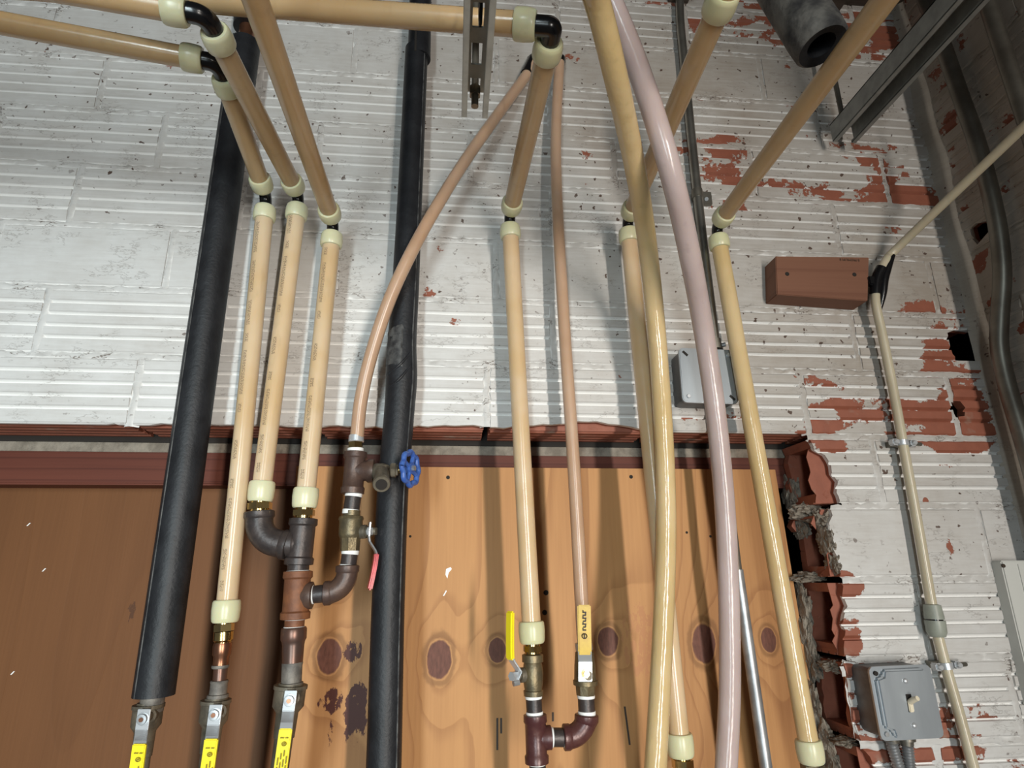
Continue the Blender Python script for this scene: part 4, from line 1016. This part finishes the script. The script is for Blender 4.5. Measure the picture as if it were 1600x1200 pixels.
def clamp(label, u, v, d):
    T = thing_at('pipe_clamp', label, 'clamp', u, v, -.0)
    c = P(u, v, -.022); ax = Vector(d).normalized()
    T.part('band', MB().lathe(c-ax*.005, ax, [(0,.0082),(.0003,.0098),(.0097,.0098),(.01,.0082)], 20), M_STEEL)
    sd = ax.cross(Vector((0,1,0))).normalized()
    for s_ in (-1, 1):
        q = c+sd*s_*.0165; T.part('ear', MB().box(q, (.011, .014, .011)), M_STEEL, bevel=0.002)
        T.part('screw', MB().cyl(q+Vector((0,-.007,0)), q+Vector((0,-.011,0)), 0.0042, 8, .0008), M_STEEL)
    T.part('back_plate', MB().bbox(c+Vector((-.016, .006, -.005)), c+Vector((.016, .023, .005))), M_EMTD)
    T.part('stud', MB().cyl(c+Vector((.018, .004, 0)), c+Vector((.042, .010, 0)), 0.0036, 10), M_EMTD)
clamp('silver pipe clamp on the grey pipe below the timber block', 1410, 692, P(1418,740)-P(1404,650))
clamp('silver pipe clamp on the grey pipe just above the switch box', 1478, 1040, P(1486,1070)-P(1470,1010))
BS = thing_at('bend_support', 'black plastic bend support cradling the grey pipe at the timber block', 'support', 1370, 440, -.03)
cv_ = catmull([P(1381,412,-.046), P(1371,432,-.041), P(1367.5,452,-.038), P(1368,468,-.036)], 6)
BS.part('sleeve', MB().sweep(cv_[2:-3], .0100, 16), M_BLACK)
cv_ = catmull([P(1397,398,-.052), P(1388,416,-.046), P(1381,436,-.042), P(1379,460,-.039), P(1375,486,-.034)], 6)
BS.part('cradle', MB().sweep(cv_, [.0025+.006*math.sin(math.pi*i/(len(cv_)-1)) for i in range(len(cv_))], 12), M_BLACK)
BS.part('clip', MB().box(P(1362,440,-.040), (.018, .012, .018)), M_BLACK, bevel=.002)

# --- timber block
WBk = thing_at('timber_block', 'short reddish timber block screwed flat to the wall', 'block', 1280, 470, 0)
M_BLOCK = wood('red_block_timber', (0.22, 0.105, 0.066), (0.16, 0.07, 0.045), 'x', 70, 0.55)
a = P(1212,400,-.042); b = P(1358,402,-.042); c_ = P(1214,460,-.042); d_ = P(1356,470,-.042)
mb = MB().prism([a, b, d_, c_], (0, 0.0425, 0)); bl = WBk.part('block', mb, M_BLOCK, smooth=0, bevel=0.0012)
for u, v in ((1230,428),(1335,429)):
    p = P(u, v, -.0423); WBk.part('screw_hole', MB().cyl(p+Vector((0,.001,0)), p+Vector((0,-.0004,0)), .004, 12), M_HOLE, bl)
text_on(WBk, '8 PREMIUM 8', 0.0075, P(1343,406.5,-.0426), (-1, 0, 0), (0, 0, -1), M_INK, bl, 0.93)

# --- electrical panel edge at the lower right
EP = thing_at('panel_cover', 'pale grey enamelled metal panel cover at the corner beside the grey pipe', 'panel', 1565, 875, 0)
tl = P(1564, 876, -.02); mb = MB().bbox((tl.x, -.02, CZ-0.75), (0.995, 0.004, tl.z)); bd = EP.part('sheet', mb, M_PANEL, smooth=0, bevel=0.002)
p = P(1567, 884, -.0205); EP.part('screw', MB().cyl(p, p+Vector((0,-.002,0)), .0032, 8), M_INK, bd)
for i in range(4):
    x_ = tl.x+0.028+i*0.017; EP.part('rib', MB().bbox((x_, -.0215, CZ-0.7), (x_+.002, -.0195, tl.z-.006)), M_PANEL, bd, smooth=0)

# --- conduits on the side wall
XS = 0.978
cp = [PX(u, v, XS) for u, v in [(1400,-110),(1445,0),(1470,62),(1500,148),(1526,222),(1546,295),(1560,362),(1566,430),(1562,500),(1562,545),(1573,600),(1600,690),(1640,830),(1700,1040),(1800,1400)]]
single('conduit', 'wide steel conduit with an offset bend strapped near the wall corner', 'conduit', MB().sweep(catmull(cp, 8), 0.0145, 20), M_EMTD)
cp = [PX(u, v, XS) for u, v in [(1478,-170),(1520,-55),(1541,0),(1571,90),(1600,176),(1650,330),(1760,660)]]
single('conduit', 'dull steel conduit running straight up the dim side wall', 'conduit', MB().sweep(catmull(cp, 8), 0.0140, 20), M_EMTD)

# ================================================================== STRUT CHANNELS
M_STRUTL = simple('lit_galvanised_strut', (0.50, 0.515, 0.48), 0.5, 0.2, vscale=40, col2=(0.40, 0.41, 0.385))  # paler copy of the strut metal, painting in brighter light on this channel
def strut(label, xl_, xr_, zl, h_, y_end, y_far, slots=False, web=True):
    ms = M_STRUTL if slots else M_STRUT
    T = Thing('strut_channel', label, 'strut', ((xl_+xr_)/2, y_end, zl)); t = 0.0022; lip = 0.0066 if slots else 0.009
    for x_, s_ in ((xl_, 1), (xr_, -1)):
        T.part('side', MB().bbox((min(x_, x_+s_*t), y_far, zl), (max(x_, x_+s_*t), y_end, zl+h_)), ms, smooth=0)
        T.part('lip', MB().bbox((min(x_, x_+s_*lip), y_far, zl-.0005), (max(x_, x_+s_*lip), y_end, zl+.003)), ms, smooth=0, bevel=.0008)
        xi = x_+s_*lip; T.part('lip_return', MB().bbox((min(xi, xi-s_*t), y_far, zl), (max(xi, xi-s_*t), y_end, zl+.006)), ms, smooth=0)
    z1 = zl+h_-t; z2 = zl+h_
    if not slots: T.part('web', MB().bbox((xl_, y_far, z1), (xr_, y_end, z2)), ms, smooth=0)
    else:
        sw = (xr_-xl_)*0.38; xm = (xl_+xr_)/2
        mb = MB().bbox((xl_, y_far, z1), (xm-sw/2, y_end, z2)); mb.bbox((xm+sw/2, y_far, z1), (xr_, y_end, z2))
        y = y_end-0.022
        while y > y_far: mb.bbox((xm-sw/2, max(y_far, y-.020), z1), (xm+sw/2, y, z2)); y -= 0.050
        T.part('web', mb, ms, smooth=0)
    return T
e = P(721, 183, -.40); e2 = P(762, 183, -.40); zl = e.z
S1 = strut('slotted steel strut channel hanging below the overhead pipe, bolt at its end', e.x, e2.x, zl, .040, -.40, -1.9, True)
nb = Vector(((e.x+e2.x)/2, -.403, zl+.018))
S1.part('spring_nut', MB().cyl(nb+Vector((0,0,.012)), nb+Vector((0,0,.024)), .0072, 6), M_EMTD)
S1.part('threaded_rod', MB().cyl(nb-Vector((0,0,.004)), Vector((nb.x, nb.y, CZ+1.24)), .0045, 10), M_EMTD)
e = P(1311, 214, -.045); e2 = P(1341, 214, -.045)
S2 = strut('plain steel strut channel running from the wall towards the ceiling corner', e.x-.004, e2.x+.004, e.z, .041, -.030, -1.9, False)
S2.part('threaded_rod', MB().cyl(Vector((e.x+.012, -.05, e.z+.038)), Vector((e.x+.012, -.05, CZ+1.24)), .0050, 10), M_EMTD)
# black cable tie round the slotted strut and the pipe
p = PZ(751, 22, zl+.040); e = []
for i in range(25):
    an = 2*math.pi*i/24; e.append(p+Vector((0.0, math.cos(an)*.019, .017+math.sin(an)*.024)))
single('cable_tie', 'black cable tie looped through the slotted strut around the overhead pipe', 'cable tie', MB().sweep(e, .0019, 8, cap=False), M_BLACK)
